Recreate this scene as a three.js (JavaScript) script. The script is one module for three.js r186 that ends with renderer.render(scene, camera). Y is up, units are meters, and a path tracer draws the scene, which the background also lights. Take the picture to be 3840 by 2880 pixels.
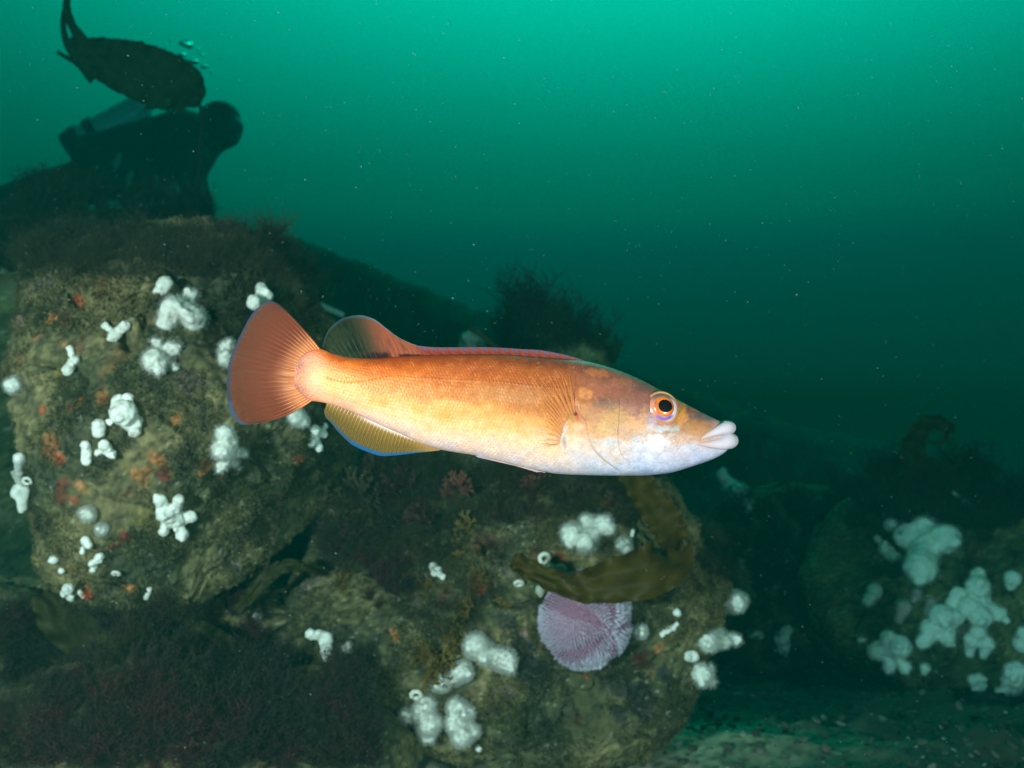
import * as THREE from 'three';
import { mergeGeometries, mergeVertices } from 'three/addons/utils/BufferGeometryUtils.js';

// ------------------------------------------------------------------ camera, sky, sun, exposure
const scene = new THREE.Scene();
const V = (x, y, z) => new THREE.Vector3(x, y, z);
const EYE = V(0, 0.5, 0), FOCAL = 3325.5;                       // focal length in photograph pixels (3840 wide)
const camera = new THREE.PerspectiveCamera(46.83, 4 / 3, 0.02, 120);
camera.position.copy(EYE); camera.lookAt(0, 0.5, -1);
camera.focus = 0.5; camera.userData.fStop = 12;
const SUN_AZ = 0.2, SUN_EL = 0.66, SUN = V(Math.sin(SUN_AZ) * Math.cos(SUN_EL), Math.sin(SUN_EL), -Math.cos(SUN_AZ) * Math.cos(SUN_EL));
{
  const W = 256, H = 128, d = new Float32Array(W * H * 4);
  for (let j = 0; j < H; j++) for (let i = 0; i < W; i++) {
    const el = ((j + .5) / H - .5) * Math.PI, az = ((i + .5) / W - .5) * 2 * Math.PI;
    // daylight sinking through green water: brightest round the sun's direction, dim along the horizontal
    let da = Math.abs(az - (SUN_AZ - Math.PI / 2)); if (da > Math.PI) da = 2 * Math.PI - da;
    const up = (el - SUN_EL) / .33, across = da * Math.cos(el * .9) / .85, L = 0.006 + 1.42 * Math.exp(-up * up - across * across), o = (j * W + i) * 4;
    d[o] = L * 0.002; d[o + 1] = L * 0.95; d[o + 2] = L * 0.66; d[o + 3] = 1;
  }
  const t = new THREE.DataTexture(d, W, H, THREE.RGBAFormat, THREE.FloatType);
  t.mapping = THREE.EquirectangularReflectionMapping; t.magFilter = THREE.LinearFilter; t.needsUpdate = true;
  scene.background = t; scene.environment = t;
}
const sun = new THREE.DirectionalLight(new THREE.Color().setRGB(.04, 1, .68), 0.34);
sun.position.copy(SUN).multiplyScalar(12); sun.shadow.radius = 24; sun.castShadow = true; sun.name = 'sun';
Object.assign(sun.shadow.camera, { left: -8, right: 8, top: 8, bottom: -8, far: 40 });
scene.add(sun, sun.target);
scene.fog = new THREE.FogExp2(new THREE.Color().setRGB(.004, .95, .80), 0.02);
const renderer = new THREE.WebGLRenderer();
renderer.toneMapping = THREE.LinearToneMapping; renderer.toneMappingExposure = 1; renderer.shadowMap.enabled = true;

// ------------------------------------------------------------------ helpers
const rng = (a) => () => { a |= 0; a = a + 0x6D2B79F5 | 0; let t = Math.imul(a ^ a >>> 15, 1 | a); t = t + Math.imul(t ^ t >>> 7, 61 | t) ^ t; return ((t ^ t >>> 14) >>> 0) / 4294967296; };
const clamp = (x, a = 0, b = 1) => Math.min(b, Math.max(a, x)), lerp = (a, b, t) => a + (b - a) * t;
const sstep = (a, b, x) => { const t = clamp((x - a) / (b - a)); return t * t * (3 - 2 * t); };
const mix3 = (a, b, t) => [lerp(a[0], b[0], t), lerp(a[1], b[1], t), lerp(a[2], b[2], t)];
const perm = new Uint8Array(512); { const r = rng(77), p = [...Array(256).keys()]; for (let i = 255; i > 0; i--) { const j = Math.floor(r() * (i + 1)); [p[i], p[j]] = [p[j], p[i]]; } for (let i = 0; i < 512; i++) perm[i] = p[i & 255]; }
const gr = (h, x, y, z) => { const u = h & 8 ? y : x, v = (h & 12) === 0 ? y : (h & 13) === 12 ? x : z; return (h & 1 ? -u : u) + (h & 2 ? -v : v); };
function noise(x, y, z) {
  const X0 = Math.floor(x), Y0 = Math.floor(y), Z0 = Math.floor(z); x -= X0; y -= Y0; z -= Z0;
  const X = X0 & 255, Y = Y0 & 255, Z = Z0 & 255, f = (t) => t * t * t * (t * (t * 6 - 15) + 10), u = f(x), v = f(y), w = f(z);
  const A = perm[X] + Y, AA = perm[A] + Z, AB = perm[A + 1] + Z, B = perm[X + 1] + Y, BA = perm[B] + Z, BB = perm[B + 1] + Z;
  return lerp(lerp(lerp(gr(perm[AA], x, y, z), gr(perm[BA], x - 1, y, z), u), lerp(gr(perm[AB], x, y - 1, z), gr(perm[BB], x - 1, y - 1, z), u), v),
    lerp(lerp(gr(perm[AA + 1], x, y, z - 1), gr(perm[BA + 1], x - 1, y, z - 1), u), lerp(gr(perm[AB + 1], x, y - 1, z - 1), gr(perm[BB + 1], x - 1, y - 1, z - 1), u), v), w);
}
const fbm = (x, y, z, n = 4) => { let s = 0, a = .5; for (let i = 0; i < n; i++) { s += a * noise(x, y, z); x = x * 2.03 + 7.1; y = y * 2.03 + 3.3; z = z * 2.03 + 1.7; a *= .5; } return s; };
const at = (px, py, d) => V((px - 1920) / FOCAL * d, EYE.y + (1440 - py) / FOCAL * d, -d);      // a point seen at a photograph pixel, at a depth in metres
const names = {};
const numbered = (n) => { const k = names[n] = (names[n] ?? -1) + 1; return k ? `${n}_${String(k).padStart(3, '0')}` : n; };
function tag(o, label, category, group, kind) { o.userData = { label, category }; if (group) o.userData.group = group; if (kind) o.userData.kind = kind; return o; }
function put(name, geo, mat, parent = scene, kind) {
  const m = new THREE.Mesh(geo, mat); m.name = parent === scene ? numbered(name) : name; m.castShadow = m.receiveShadow = true;
  if (kind) m.userData.kind = kind; parent.add(m); return m;
}
function thing(name, label, category, pos, group) { const g = new THREE.Group(); g.name = numbered(name); if (pos) g.position.copy(pos); tag(g, label, category, group); scene.add(g); return g; }
const lin = (r, g, b) => new THREE.Color().setRGB(r, g, b);
const std = (c, rough = .9, extra = {}) => new THREE.MeshStandardMaterial({ color: lin(...c), roughness: rough, side: THREE.DoubleSide, ...extra });
const phys = (c, rough = .9, extra = {}) => new THREE.MeshPhysicalMaterial({ color: lin(...c), roughness: rough, side: THREE.DoubleSide, ...extra });
function geoOf(pos, idx, col, size = 3, uv) {
  const g = new THREE.BufferGeometry(); g.setAttribute('position', new THREE.Float32BufferAttribute(pos, 3));
  if (col) g.setAttribute('color', new THREE.Float32BufferAttribute(col, size));
  if (uv) g.setAttribute('uv', new THREE.Float32BufferAttribute(uv, 2));
  g.setIndex(idx); g.computeVertexNormals(); return g;
}
const cubic = (pts) => (x) => {                                   // monotone cubic through [x, y] points
  const n = pts.length; if (x <= pts[0][0]) return pts[0][1]; if (x >= pts[n - 1][0]) return pts[n - 1][1];
  let i = 0; while (x > pts[i + 1][0]) i++;
  const sl = (k) => (pts[k + 1][1] - pts[k][1]) / (pts[k + 1][0] - pts[k][0]);
  const m = (k) => k === 0 ? sl(0) : k === n - 1 ? sl(n - 2) : sl(k - 1) * sl(k) <= 0 ? 0 : 2 * sl(k - 1) * sl(k) / (sl(k - 1) + sl(k));
  const h = pts[i + 1][0] - pts[i][0], t = (x - pts[i][0]) / h, t2 = t * t, t3 = t2 * t;
  return (2 * t3 - 3 * t2 + 1) * pts[i][1] + (t3 - 2 * t2 + t) * h * m(i) + (-2 * t3 + 3 * t2) * pts[i + 1][1] + (t3 - t2) * h * m(i + 1);
};
// a signed distance field meshed by surface nets
function meshField(f, lo, hi, cell) {
  const nx = Math.ceil((hi.x - lo.x) / cell) + 1, ny = Math.ceil((hi.y - lo.y) / cell) + 1, nz = Math.ceil((hi.z - lo.z) / cell) + 1;
  const F = new Float32Array(nx * ny * nz), id = (i, j, k) => (k * ny + j) * nx + i;
  for (let k = 0; k < nz; k++) for (let j = 0; j < ny; j++) for (let i = 0; i < nx; i++) F[id(i, j, k)] = f(lo.x + i * cell, lo.y + j * cell, lo.z + k * cell);
  const vid = new Int32Array(nx * ny * nz).fill(-1), pos = [], idx = [], c = new Float32Array(8);
  for (let k = 0; k < nz - 1; k++) for (let j = 0; j < ny - 1; j++) for (let i = 0; i < nx - 1; i++) {
    const o = id(i, j, k); let mask = 0; for (let q = 0; q < 8; q++) { c[q] = F[o + (q & 1) + (q >> 1 & 1) * nx + (q >> 2) * nx * ny]; if (c[q] < 0) mask |= 1 << q; }
    if (mask === 0 || mask === 255) continue;
    let sx = 0, sy = 0, sz = 0, n = 0;
    for (let a = 0; a < 8; a++) for (let b = 1; b < 8; b <<= 1) if (!(a & b) && (c[a] < 0) !== (c[a | b] < 0)) {
      const t = c[a] / (c[a] - c[a | b]); n++;
      sx += (a & 1) + (b === 1 ? t : 0); sy += (a >> 1 & 1) + (b === 2 ? t : 0); sz += (a >> 2) + (b === 4 ? t : 0);
    }
    if (n) { vid[id(i, j, k)] = pos.length / 3; pos.push(lo.x + (i + sx / n) * cell, lo.y + (j + sy / n) * cell, lo.z + (k + sz / n) * cell); }
  }
  const quad = (a, b, c, d, flip) => { if (a < 0 || b < 0 || c < 0 || d < 0) return; flip ? idx.push(a, c, b, a, d, c) : idx.push(a, b, c, a, c, d); };
  for (let k = 1; k < nz - 1; k++) for (let j = 1; j < ny - 1; j++) for (let i = 1; i < nx - 1; i++) {
    const s = F[id(i, j, k)] < 0;
    if (s !== F[id(i + 1, j, k)] < 0) quad(vid[id(i, j - 1, k - 1)], vid[id(i, j, k - 1)], vid[id(i, j, k)], vid[id(i, j - 1, k)], !s);
    if (s !== F[id(i, j + 1, k)] < 0) quad(vid[id(i - 1, j, k - 1)], vid[id(i - 1, j, k)], vid[id(i, j, k)], vid[id(i, j, k - 1)], !s);
    if (s !== F[id(i, j, k + 1)] < 0) quad(vid[id(i - 1, j - 1, k)], vid[id(i, j - 1, k)], vid[id(i, j, k)], vid[id(i - 1, j, k)], !s);
  }
  return geoOf(pos, idx);
}
function capsule(x, y, z, c) {                                    // c: ax ay az ra bx by bz rb
  const bx = c[4] - c[0], by = c[5] - c[1], bz = c[6] - c[2], px = x - c[0], py = y - c[1], pz = z - c[2];
  const t = clamp((px * bx + py * by + pz * bz) / (bx * bx + by * by + bz * bz + 1e-12));
  return Math.hypot(px - bx * t, py - by * t, pz - bz * t) - lerp(c[3], c[7], t);
}
const smin = (a, b, k) => { const h = Math.max(k - Math.abs(a - b), 0) / k; return Math.min(a, b) - h * h * k * .25; };
// a tube through points with a radius at each; appends to {pos, idx, col}
function tube(B, pts, rad, sides, color) {
  const base = B.pos.length / 3, n = pts.length; let ref = V(.31, .77, .55);
  for (let i = 0; i < n; i++) {
    const t = V().subVectors(pts[Math.min(n - 1, i + 1)], pts[Math.max(0, i - 1)]).normalize();
    const a = V().crossVectors(t, ref); if (a.lengthSq() < 1e-6) a.set(1, 0, 0); a.normalize(); const b = V().crossVectors(t, a); ref = V().crossVectors(a, t).normalize();
    for (let s = 0; s < sides; s++) { const w = s / sides * 6.2832, r = rad[i]; B.pos.push(pts[i].x + (a.x * Math.cos(w) + b.x * Math.sin(w)) * r, pts[i].y + (a.y * Math.cos(w) + b.y * Math.sin(w)) * r, pts[i].z + (a.z * Math.cos(w) + b.z * Math.sin(w)) * r); if (color) B.col.push(...(typeof color === 'function' ? color(i / (n - 1)) : color)); }
  }
  for (let i = 0; i < n - 1; i++) for (let s = 0; s < sides; s++) { const p = base + i * sides + s, q = base + i * sides + (s + 1) % sides; B.idx.push(p, q, q + sides, p, q + sides, p + sides); }
  if (sides > 3) for (const [o, fl] of [[base, 1], [base + (n - 1) * sides, 0]]) for (let s = 1; s < sides - 1; s++) fl ? B.idx.push(o, o + s + 1, o + s) : B.idx.push(o, o + s, o + s + 1);
}
const bag = () => ({ pos: [], idx: [], col: [] });
const bagGeo = (B, size = 3) => geoOf(B.pos, B.idx, B.col.length ? B.col : null, size);

// ------------------------------------------------------------------ the seabed
const bump = (x, z, cx, cz, rx, rz, h) => { const q = ((x - cx) / rx) ** 2 + ((z - cz) / rz) ** 2; return h * Math.exp(-q); };
const sandiness = (x, z) => clamp(1.3 - Math.hypot((x - .2 - (z + 1.25) * -.35) / .36, (z + 1.24) / .3) + fbm(x * 4, 0, z * 4, 3) * .9);
function seabed(x, z) {
  let h = fbm(x * .5, 3, z * .5, 3) * .12 + fbm(x * 2.1, 9, z * 2.1, 3) * .06;
  const rough = 1 - sandiness(x, z);
  h += rough * (fbm(x * 9, 5, z * 9, 4) * .055 + Math.abs(noise(x * 24, 2, z * 24)) * .018);
  h += fbm(x * 40, 1, z * 40, 2) * .004;
  h += bump(x, z, -1.9, -6.3, 2.4, 1.0, 2.05) + bump(x, z, -3.6, -5.2, 1.6, 1.2, 1.1) + bump(x, z, -.9, -2.6, .8, .6, .4) + bump(x, z, .2, -5.4, 1.5, 1.0, .7) + bump(x, z, 2.4, -5.2, 1.8, 1.2, .6);
  h += bump(x, z, -.75, -.95, .5, .35, .05);
  const fall = -z - 1.3; h -= fall > 0 ? .72 * (1 - Math.exp(-fall * .42)) : 0;                        // the bottom falls away beyond the near boulders
  return h - .03;
}
{
  const N = 440, pos = [], col = [], idx = [];
  const warp = (t) => { const s = t * 2 - 1; return Math.sign(s) * (Math.abs(s) * 1.9 + Math.abs(s) ** 5 * 8.1); };
  for (let j = 0; j <= N; j++) for (let i = 0; i <= N; i++) {
    const x = warp(i / N), z = warp(j / N) - 1.5, h = seabed(x, z); pos.push(x, h, z);
    const s = sandiness(x, z), g = fbm(x * 30, 2, z * 30, 3), sp = noise(x * 160, 4, z * 160), sp2 = noise(x * 320, 8, z * 320);
    let c = mix3([.022, .026, .018], [.055, .055, .034], sstep(-.2, .3, g));
    c = mix3(c, [.40, .36, .23], s * sstep(-.5, .2, g + sp * .5));
    if (sp > .42 && sp2 > .1) c = mix3(c, [.42, .42, .34], .6);
    if (sp2 < -.4) c = mix3(c, [.03, .03, .02], .6);
    if (fbm(x * 11 + 5, 1, z * 11, 3) > .24) c = mix3(c, [.10, .045, .03], .7);
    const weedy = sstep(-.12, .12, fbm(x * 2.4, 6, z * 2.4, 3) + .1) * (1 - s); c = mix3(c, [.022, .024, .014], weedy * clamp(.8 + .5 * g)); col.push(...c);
  }
  for (let j = 0; j < N; j++) for (let i = 0; i < N; i++) { const a = j * (N + 1) + i; idx.push(a, a + N + 1, a + 1, a + 1, a + N + 1, a + N + 2); }
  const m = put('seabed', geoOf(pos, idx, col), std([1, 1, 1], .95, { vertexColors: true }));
  tag(m, 'sandy and rubbly seabed between the boulders', 'seabed', null, 'structure');
}

// the sea itself: a body of clear green water that swallows red light over a few metres
{
  const m = put('sea_water', new THREE.BoxGeometry(22, 5.2, 22).translate(0, 1.0, -1.5), new THREE.MeshPhysicalMaterial({ color: lin(1, 1, 1), roughness: 1, transparent: true, opacity: 0, thickness: 1, attenuationColor: lin(.73, .972, .966), attenuationDistance: 1, side: THREE.DoubleSide, depthWrite: false }));
  m.castShadow = m.receiveShadow = false; tag(m, 'clear green sea water all round', 'water', null, 'structure');
}

// ------------------------------------------------------------------ boulders
const GRID = 14, front = new Map();                               // the foremost boulder surface by photograph pixel, to set growth on
function remember(mesh) {
  const p = mesh.geometry.attributes.position, n = mesh.geometry.attributes.normal;
  for (let i = 0; i < p.count; i++) {
    const d = -p.getZ(i); if (d < .3) continue;
    const x = p.getX(i) / d * FOCAL + 1920, y = 1440 - (p.getY(i) - EYE.y) / d * FOCAL;
    if (x < -500 || x > 4400 || y < -200 || y > 3300) continue;
    if (p.getX(i) * n.getX(i) + (p.getY(i) - EYE.y) * n.getY(i) + p.getZ(i) * n.getZ(i) > 0) continue;
    const key = Math.floor(x / GRID) * 1000 + Math.floor(y / GRID), q = front.get(key);
    if (!q || d < q.d) front.set(key, { d, x, y, p: V(p.getX(i), p.getY(i), p.getZ(i)), n: V(n.getX(i), n.getY(i), n.getZ(i)), mesh });
  }
}
function onRock(px, py, mesh, reach = 4) {
  for (let r = 0; r <= reach; r++) {
    let best = null, bd = 1e9; const cx = Math.floor(px / GRID), cy = Math.floor(py / GRID);
    for (let a = -r; a <= r; a++) for (let b = -r; b <= r; b++) { const q = front.get((cx + a) * 1000 + cy + b); if (!q || (mesh && q.mesh !== mesh)) continue; const e = Math.hypot(q.x - px, q.y - py); if (e < bd) { bd = e; best = q; } }
    if (best) return { p: r > 3 ? best.p.clone() : at(px, py, best.d), n: best.n.clone(), d: best.d, mesh: best.mesh };
  }
  return null;
}
const rockMat = std([1, 1, 1], .95, { vertexColors: true });
const cubeSphere = (n) => { const g = new THREE.BoxGeometry(2, 2, 2, n, n, n); g.deleteAttribute('uv'); g.deleteAttribute('normal'); const m = mergeVertices(g, 1e-5), p = m.attributes.position; for (let i = 0; i < p.count; i++) { const v = V().fromBufferAttribute(p, i); v.set(Math.tan(v.x * .7854), Math.tan(v.y * .7854), Math.tan(v.z * .7854)).normalize(); p.setXYZ(i, v.x, v.y, v.z); } return m; };
function boulder(label, c, radii, o) {
  const { seg = 60, seed = 1, cuts = 7, pow = 2.5, turn = 0, rough = 1, tone = TONE, turf = .5, patches = [], tilt = 0, taper = 0 } = o, r = rng(seed);
  const planes = []; for (let i = 0; i < cuts; i++) { const v = V(r() * 2 - 1, r() * 2 - 1, r() * 2 - 1).normalize(); planes.push([v, .72 + r() * .2]); }
  const g = cubeSphere(seg), p = g.attributes.position, e = new THREE.Euler(0, turn, tilt), mean = (radii[0] + radii[1] + radii[2]) / 3;
  for (let i = 0; i < p.count; i++) {
    const d = V().fromBufferAttribute(p, i); let q = 1 / (Math.abs(d.x) ** pow + Math.abs(d.y) ** pow + Math.abs(d.z) ** pow) ** (1 / pow);
    for (const [n, off] of planes) { const k = d.dot(n); if (k > .05) q = smin(q, off / k, .12); }
    const s = seed * 13.7; q *= 1 + .16 * fbm(d.x * 1.6 + s, d.y * 1.6, d.z * 1.6, 3);
    d.multiplyScalar(q); d.set(d.x * radii[0] * (1 + taper * d.y), d.y * radii[1], d.z * radii[2]); d.applyEuler(e);
    const x = d.x / .1, y = d.y / .1, z = d.z / .1, u = d.clone().normalize();
    const crack = Math.abs(noise(x * .5 + s + fbm(x, y, z, 2) * .9, y * .5 + fbm(y, z, x, 2) * .9, z * .5)) + .05 * Math.abs(noise(x * 3, y * 3, z * 3)), f = rough * (.016 * fbm(x * .9, y * .9 + s, z * .9, 4) - .014 * (1 - sstep(0, .07, crack)) + .010 * fbm(x * 4, y * 4, z * 4 + s, 4) + .005 * fbm(x * 15, y * 15, z * 15, 2)) * Math.min(1, mean / .2 + .3);
    d.addScaledVector(u, f); d.add(c); p.setXYZ(i, d.x, d.y, d.z);
  }
  g.computeVertexNormals();
  const m = put('boulder', g, rockMat); tag(m, label, 'boulder', null); remember(m);
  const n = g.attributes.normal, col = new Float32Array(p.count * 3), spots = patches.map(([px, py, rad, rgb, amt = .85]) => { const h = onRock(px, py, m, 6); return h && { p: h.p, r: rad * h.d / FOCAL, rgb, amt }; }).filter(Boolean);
  for (let i = 0; i < p.count; i++) {
    const x = p.getX(i), y = p.getY(i), z = p.getZ(i), a = fbm(x * 9 + seed, y * 9, z * 9, 4), b = fbm(x * 26, y * 26 + seed, z * 26, 3), f = noise(x * 120, y * 120, z * 120), f2 = noise(x * 260, y * 260, z * 260);
    let k = mix3([.07, .07, .035], [.23, .18, .095], sstep(-.3, .3, a + b * .5));
    k = mix3(k, [.035, .04, .028], sstep(.0, .35, b - a * .4) * .8);
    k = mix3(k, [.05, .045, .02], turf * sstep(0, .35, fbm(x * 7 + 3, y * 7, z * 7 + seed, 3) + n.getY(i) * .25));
    if (fbm(x * 14 + 11 + seed, y * 14, z * 14, 3) > .33) k = mix3(k, [.2, .1, .045], .5);
    if (fbm(x * 12 + 31, y * 12 + seed, z * 12, 3) > .36) k = mix3(k, [.15, .045, .03], .5);
    if (fbm(x * 13 - 21, y * 13, z * 13 + seed, 3) > .31) k = mix3(k, [.2, .14, .15], .55);
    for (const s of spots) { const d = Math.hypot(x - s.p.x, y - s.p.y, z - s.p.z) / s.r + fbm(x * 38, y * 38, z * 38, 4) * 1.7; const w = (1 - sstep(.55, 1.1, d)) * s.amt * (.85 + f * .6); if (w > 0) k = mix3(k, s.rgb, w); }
    const v = 1 + f * .75 + f2 * .5 + fbm(x * 60, y * 60, z * 60, 2) * .5; k = k.map((q, t) => Math.max(.012, q * v * tone[t]));
    if (f2 > .52 && f > .1) k = mix3(k, [.38, .38, .31], .55);
    col.set(k, i * 3);
  }
  g.setAttribute('color', new THREE.BufferAttribute(col, 3));
  return m;
}
const TONE = [.92, .96, .78], OR = [.42, .16, .06], RD = [.44, .075, .03], DR = [.17, .03, .02], PK = [.46, .26, .3], BK = [.022, .026, .03], BR = [.024, .022, .012], YL = [.26, .19, .05], GY = [.2, .2, .17];
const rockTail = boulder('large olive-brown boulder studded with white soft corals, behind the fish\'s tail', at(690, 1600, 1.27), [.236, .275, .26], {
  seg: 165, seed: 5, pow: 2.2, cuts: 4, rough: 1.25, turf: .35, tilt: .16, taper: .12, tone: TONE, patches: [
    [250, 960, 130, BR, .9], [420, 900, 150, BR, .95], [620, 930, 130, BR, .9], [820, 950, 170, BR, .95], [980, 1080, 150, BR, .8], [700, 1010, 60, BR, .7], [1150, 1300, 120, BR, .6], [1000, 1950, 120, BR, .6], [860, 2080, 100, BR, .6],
    [305, 1120, 52, RD], [300, 1075, 25, DR], [205, 1195, 22, OR], [120, 1265, 28, OR], [75, 1205, 30, PK, .6], [235, 1290, 14, OR], [225, 1400, 25, YL], [165, 1540, 22, RD], [310, 1490, 26, OR], [378, 1490, 34, OR], [255, 1530, 20, RD],
    [660, 1570, 18, OR], [745, 1295, 14, DR], [190, 1670, 55, OR], [230, 1720, 28, RD], [220, 1860, 45, DR], [275, 1880, 26, RD], [310, 1820, 24, OR], [530, 1780, 40, OR], [590, 1720, 30, OR], [610, 1780, 36, DR], [770, 1755, 36, OR], [1110, 1730, 26, RD, .6], [470, 1750, 18, YL], [420, 2050, 26, OR], [465, 2005, 24, DR], [560, 1950, 60, YL, .35], [330, 2220, 34, RD], [270, 2140, 22, RD], [485, 2200, 20, OR], [610, 2200, 26, YL, .6], [480, 1010, 60, GY, .5], [540, 960, 40, YL, .4], [720, 1050, 20, YL, .6], [450, 1060, 20, OR, .5]] });
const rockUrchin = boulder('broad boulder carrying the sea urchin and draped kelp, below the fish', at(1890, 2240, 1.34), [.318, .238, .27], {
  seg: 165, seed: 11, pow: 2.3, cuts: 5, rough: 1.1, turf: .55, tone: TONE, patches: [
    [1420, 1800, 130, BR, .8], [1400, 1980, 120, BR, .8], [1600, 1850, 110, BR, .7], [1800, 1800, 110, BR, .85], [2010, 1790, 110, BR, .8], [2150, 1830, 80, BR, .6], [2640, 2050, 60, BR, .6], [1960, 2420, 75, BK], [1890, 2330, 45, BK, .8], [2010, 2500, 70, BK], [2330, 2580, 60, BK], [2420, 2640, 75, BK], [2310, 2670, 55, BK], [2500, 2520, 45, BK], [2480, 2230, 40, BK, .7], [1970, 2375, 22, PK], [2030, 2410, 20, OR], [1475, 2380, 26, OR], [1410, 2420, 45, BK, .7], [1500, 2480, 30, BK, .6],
    [2290, 1900, 34, DR], [2310, 1850, 24, PK], [1800, 2200, 50, DR], [1820, 2030, 60, DR, .7], [1660, 2220, 26, DR], [2100, 2090, 26, RD, .7], [2470, 2440, 20, OR], [2400, 2470, 26, DR], [2200, 2530, 22, RD, .7], [2590, 2050, 40, PK, .5], [2650, 2120, 40, PK, .4], [2210, 1950, 60, YL, .35], [1880, 2100, 50, GY, .6], [1950, 1980, 60, GY, .4], [2300, 2330, 50, GY, .3]] });
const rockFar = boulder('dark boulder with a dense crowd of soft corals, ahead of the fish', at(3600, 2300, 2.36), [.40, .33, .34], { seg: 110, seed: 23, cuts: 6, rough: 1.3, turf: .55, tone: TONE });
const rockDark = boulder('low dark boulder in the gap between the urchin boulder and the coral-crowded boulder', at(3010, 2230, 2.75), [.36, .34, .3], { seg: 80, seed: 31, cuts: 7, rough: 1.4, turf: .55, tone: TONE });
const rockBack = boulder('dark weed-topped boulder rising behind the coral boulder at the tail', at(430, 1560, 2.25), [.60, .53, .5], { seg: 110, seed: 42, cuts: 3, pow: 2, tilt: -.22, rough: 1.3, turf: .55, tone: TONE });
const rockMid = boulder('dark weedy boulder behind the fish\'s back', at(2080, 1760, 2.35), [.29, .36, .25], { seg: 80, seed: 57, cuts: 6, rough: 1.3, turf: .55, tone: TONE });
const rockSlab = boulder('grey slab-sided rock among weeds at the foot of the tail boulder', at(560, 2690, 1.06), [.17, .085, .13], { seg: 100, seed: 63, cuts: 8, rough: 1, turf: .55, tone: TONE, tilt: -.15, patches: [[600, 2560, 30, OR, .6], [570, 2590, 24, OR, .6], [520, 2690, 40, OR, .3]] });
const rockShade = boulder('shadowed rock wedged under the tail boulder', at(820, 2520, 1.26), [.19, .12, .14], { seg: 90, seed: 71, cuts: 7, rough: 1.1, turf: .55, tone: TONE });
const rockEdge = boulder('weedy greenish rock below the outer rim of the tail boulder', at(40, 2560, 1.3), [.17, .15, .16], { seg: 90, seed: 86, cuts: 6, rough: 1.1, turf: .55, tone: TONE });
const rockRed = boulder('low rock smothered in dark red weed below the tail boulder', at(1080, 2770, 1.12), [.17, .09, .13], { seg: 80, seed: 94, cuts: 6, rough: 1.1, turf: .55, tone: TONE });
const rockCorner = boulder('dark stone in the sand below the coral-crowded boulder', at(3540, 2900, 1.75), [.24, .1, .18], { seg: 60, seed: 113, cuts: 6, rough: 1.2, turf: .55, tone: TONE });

// ------------------------------------------------------------------ the photographer's two strobes, one on each side of the lens
{
  const black = std([.02, .02, .022], .5), glow = std([.9, .9, .9], .4, { emissive: lin(1, .97, .92), emissiveIntensity: 2 });
  for (const [x, y, z, tx, ty, tz, power, cone, label] of [[-.66, .56, .28, -.46, .47, -1.0, 8.4, .36, 'black underwater strobe on an arm, lighting the tail boulder'], [.56, .36, .36, .03, .45, -1.0, 3.8, .47, 'black underwater strobe on an arm, lighting the fish\'s head']]) {
    const g = thing('underwater_strobe', label, 'strobe', V(x, y, z), 'strobes beside the lens'); g.lookAt(tx, ty, tz);
    put('housing', new THREE.LatheGeometry([[0, -.12], [.03, -.12], [.042, -.1], [.045, 0], [.052, .03], [.058, .045], [.058, .06], [.05, .062]].map((q) => new THREE.Vector2(...q)), 32).rotateX(Math.PI / 2), black, g);
    put('flash_window', new THREE.SphereGeometry(.05, 32, 12, 0, 6.2832, 0, 1.5708).scale(1, .2, 1).rotateX(Math.PI / 2).translate(0, 0, .055), glow, g);
    const arm = bag(); tube(arm, [V(0, -.045, -.03), V(0, -.12, -.06), V(0, -.3, -.02)], [.012, .012, .012], 8); put('arm', bagGeo(arm), black, g);
    const s = new THREE.SpotLight(lin(1, .70, .70), power, cone, 1); s.position.set(0, 0, .075); s.target.position.set(0, 0, 1.2); s.shadow.radius = 2.5; s.castShadow = true; s.name = 'strobe_light'; g.add(s, s.target);
  }
}

// ------------------------------------------------------------------ the fish
const K = .485 / FOCAL, fx = (px) => (px - 1900) * K, fy = (py) => (1550 - py) * K;
const fish = thing('fish', 'slender orange fish with white lips and belly, blue-edged tail and orange eye', 'fish', at(1900, 1550, .485));
const PROFILE = [[1105, 1372, 1450, .8], [1130, 1338, 1480, 2.5], [1165, 1314, 1502, 8], [1203, 1309, 1508, 17], [1248, 1326, 1518, 29], [1322, 1342, 1546, 46], [1397, 1344, 1580, 60], [1496, 1337, 1624, 75], [1645, 1330, 1684, 96], [1785, 1328, 1709, 110], [1900, 1330, 1738, 119], [1999, 1337, 1762, 125], [2098, 1344, 1777, 129], [2198, 1355, 1781, 131], [2297, 1381, 1783, 128], [2397, 1421, 1783, 118], [2496, 1474, 1775, 101], [2596, 1528, 1748, 76], [2660, 1561, 1726, 57], [2700, 1580, 1708, 42], [2722, 1594, 1692, 30], [2736, 1612, 1674, 13]];
const topAt = cubic(PROFILE.map((q) => [q[0], q[1]])), botAt = cubic(PROFILE.map((q) => [q[0], q[2]])), wideAt = cubic(PROFILE.map((q) => [q[0], q[3]]));
const cyAt = (x) => (topAt(x) + botAt(x)) / 2, hAt = (x) => (botAt(x) - topAt(x)) / 2;
const zBody = (x, y) => wideAt(x) * Math.pow(Math.max(0, 1 - ((y - cyAt(x)) / hAt(x)) ** 2), .46);
const curve = (pts) => { const ys = pts.map((q) => [q[1], q[0]]); return cubic(ys); };
const gillX = curve([[2150, 1530], [2158, 1545], [2180, 1575], [2190, 1620], [2210, 1670], [2250, 1715], [2300, 1752], [2340, 1790]]);   // x of the gill cover's edge at a height
const cheekX = curve([[2312, 1500], [2308, 1560], [2304, 1620], [2309, 1670], [2325, 1705], [2350, 1730]]);
const X0 = 1105, X1 = 2736;
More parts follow.
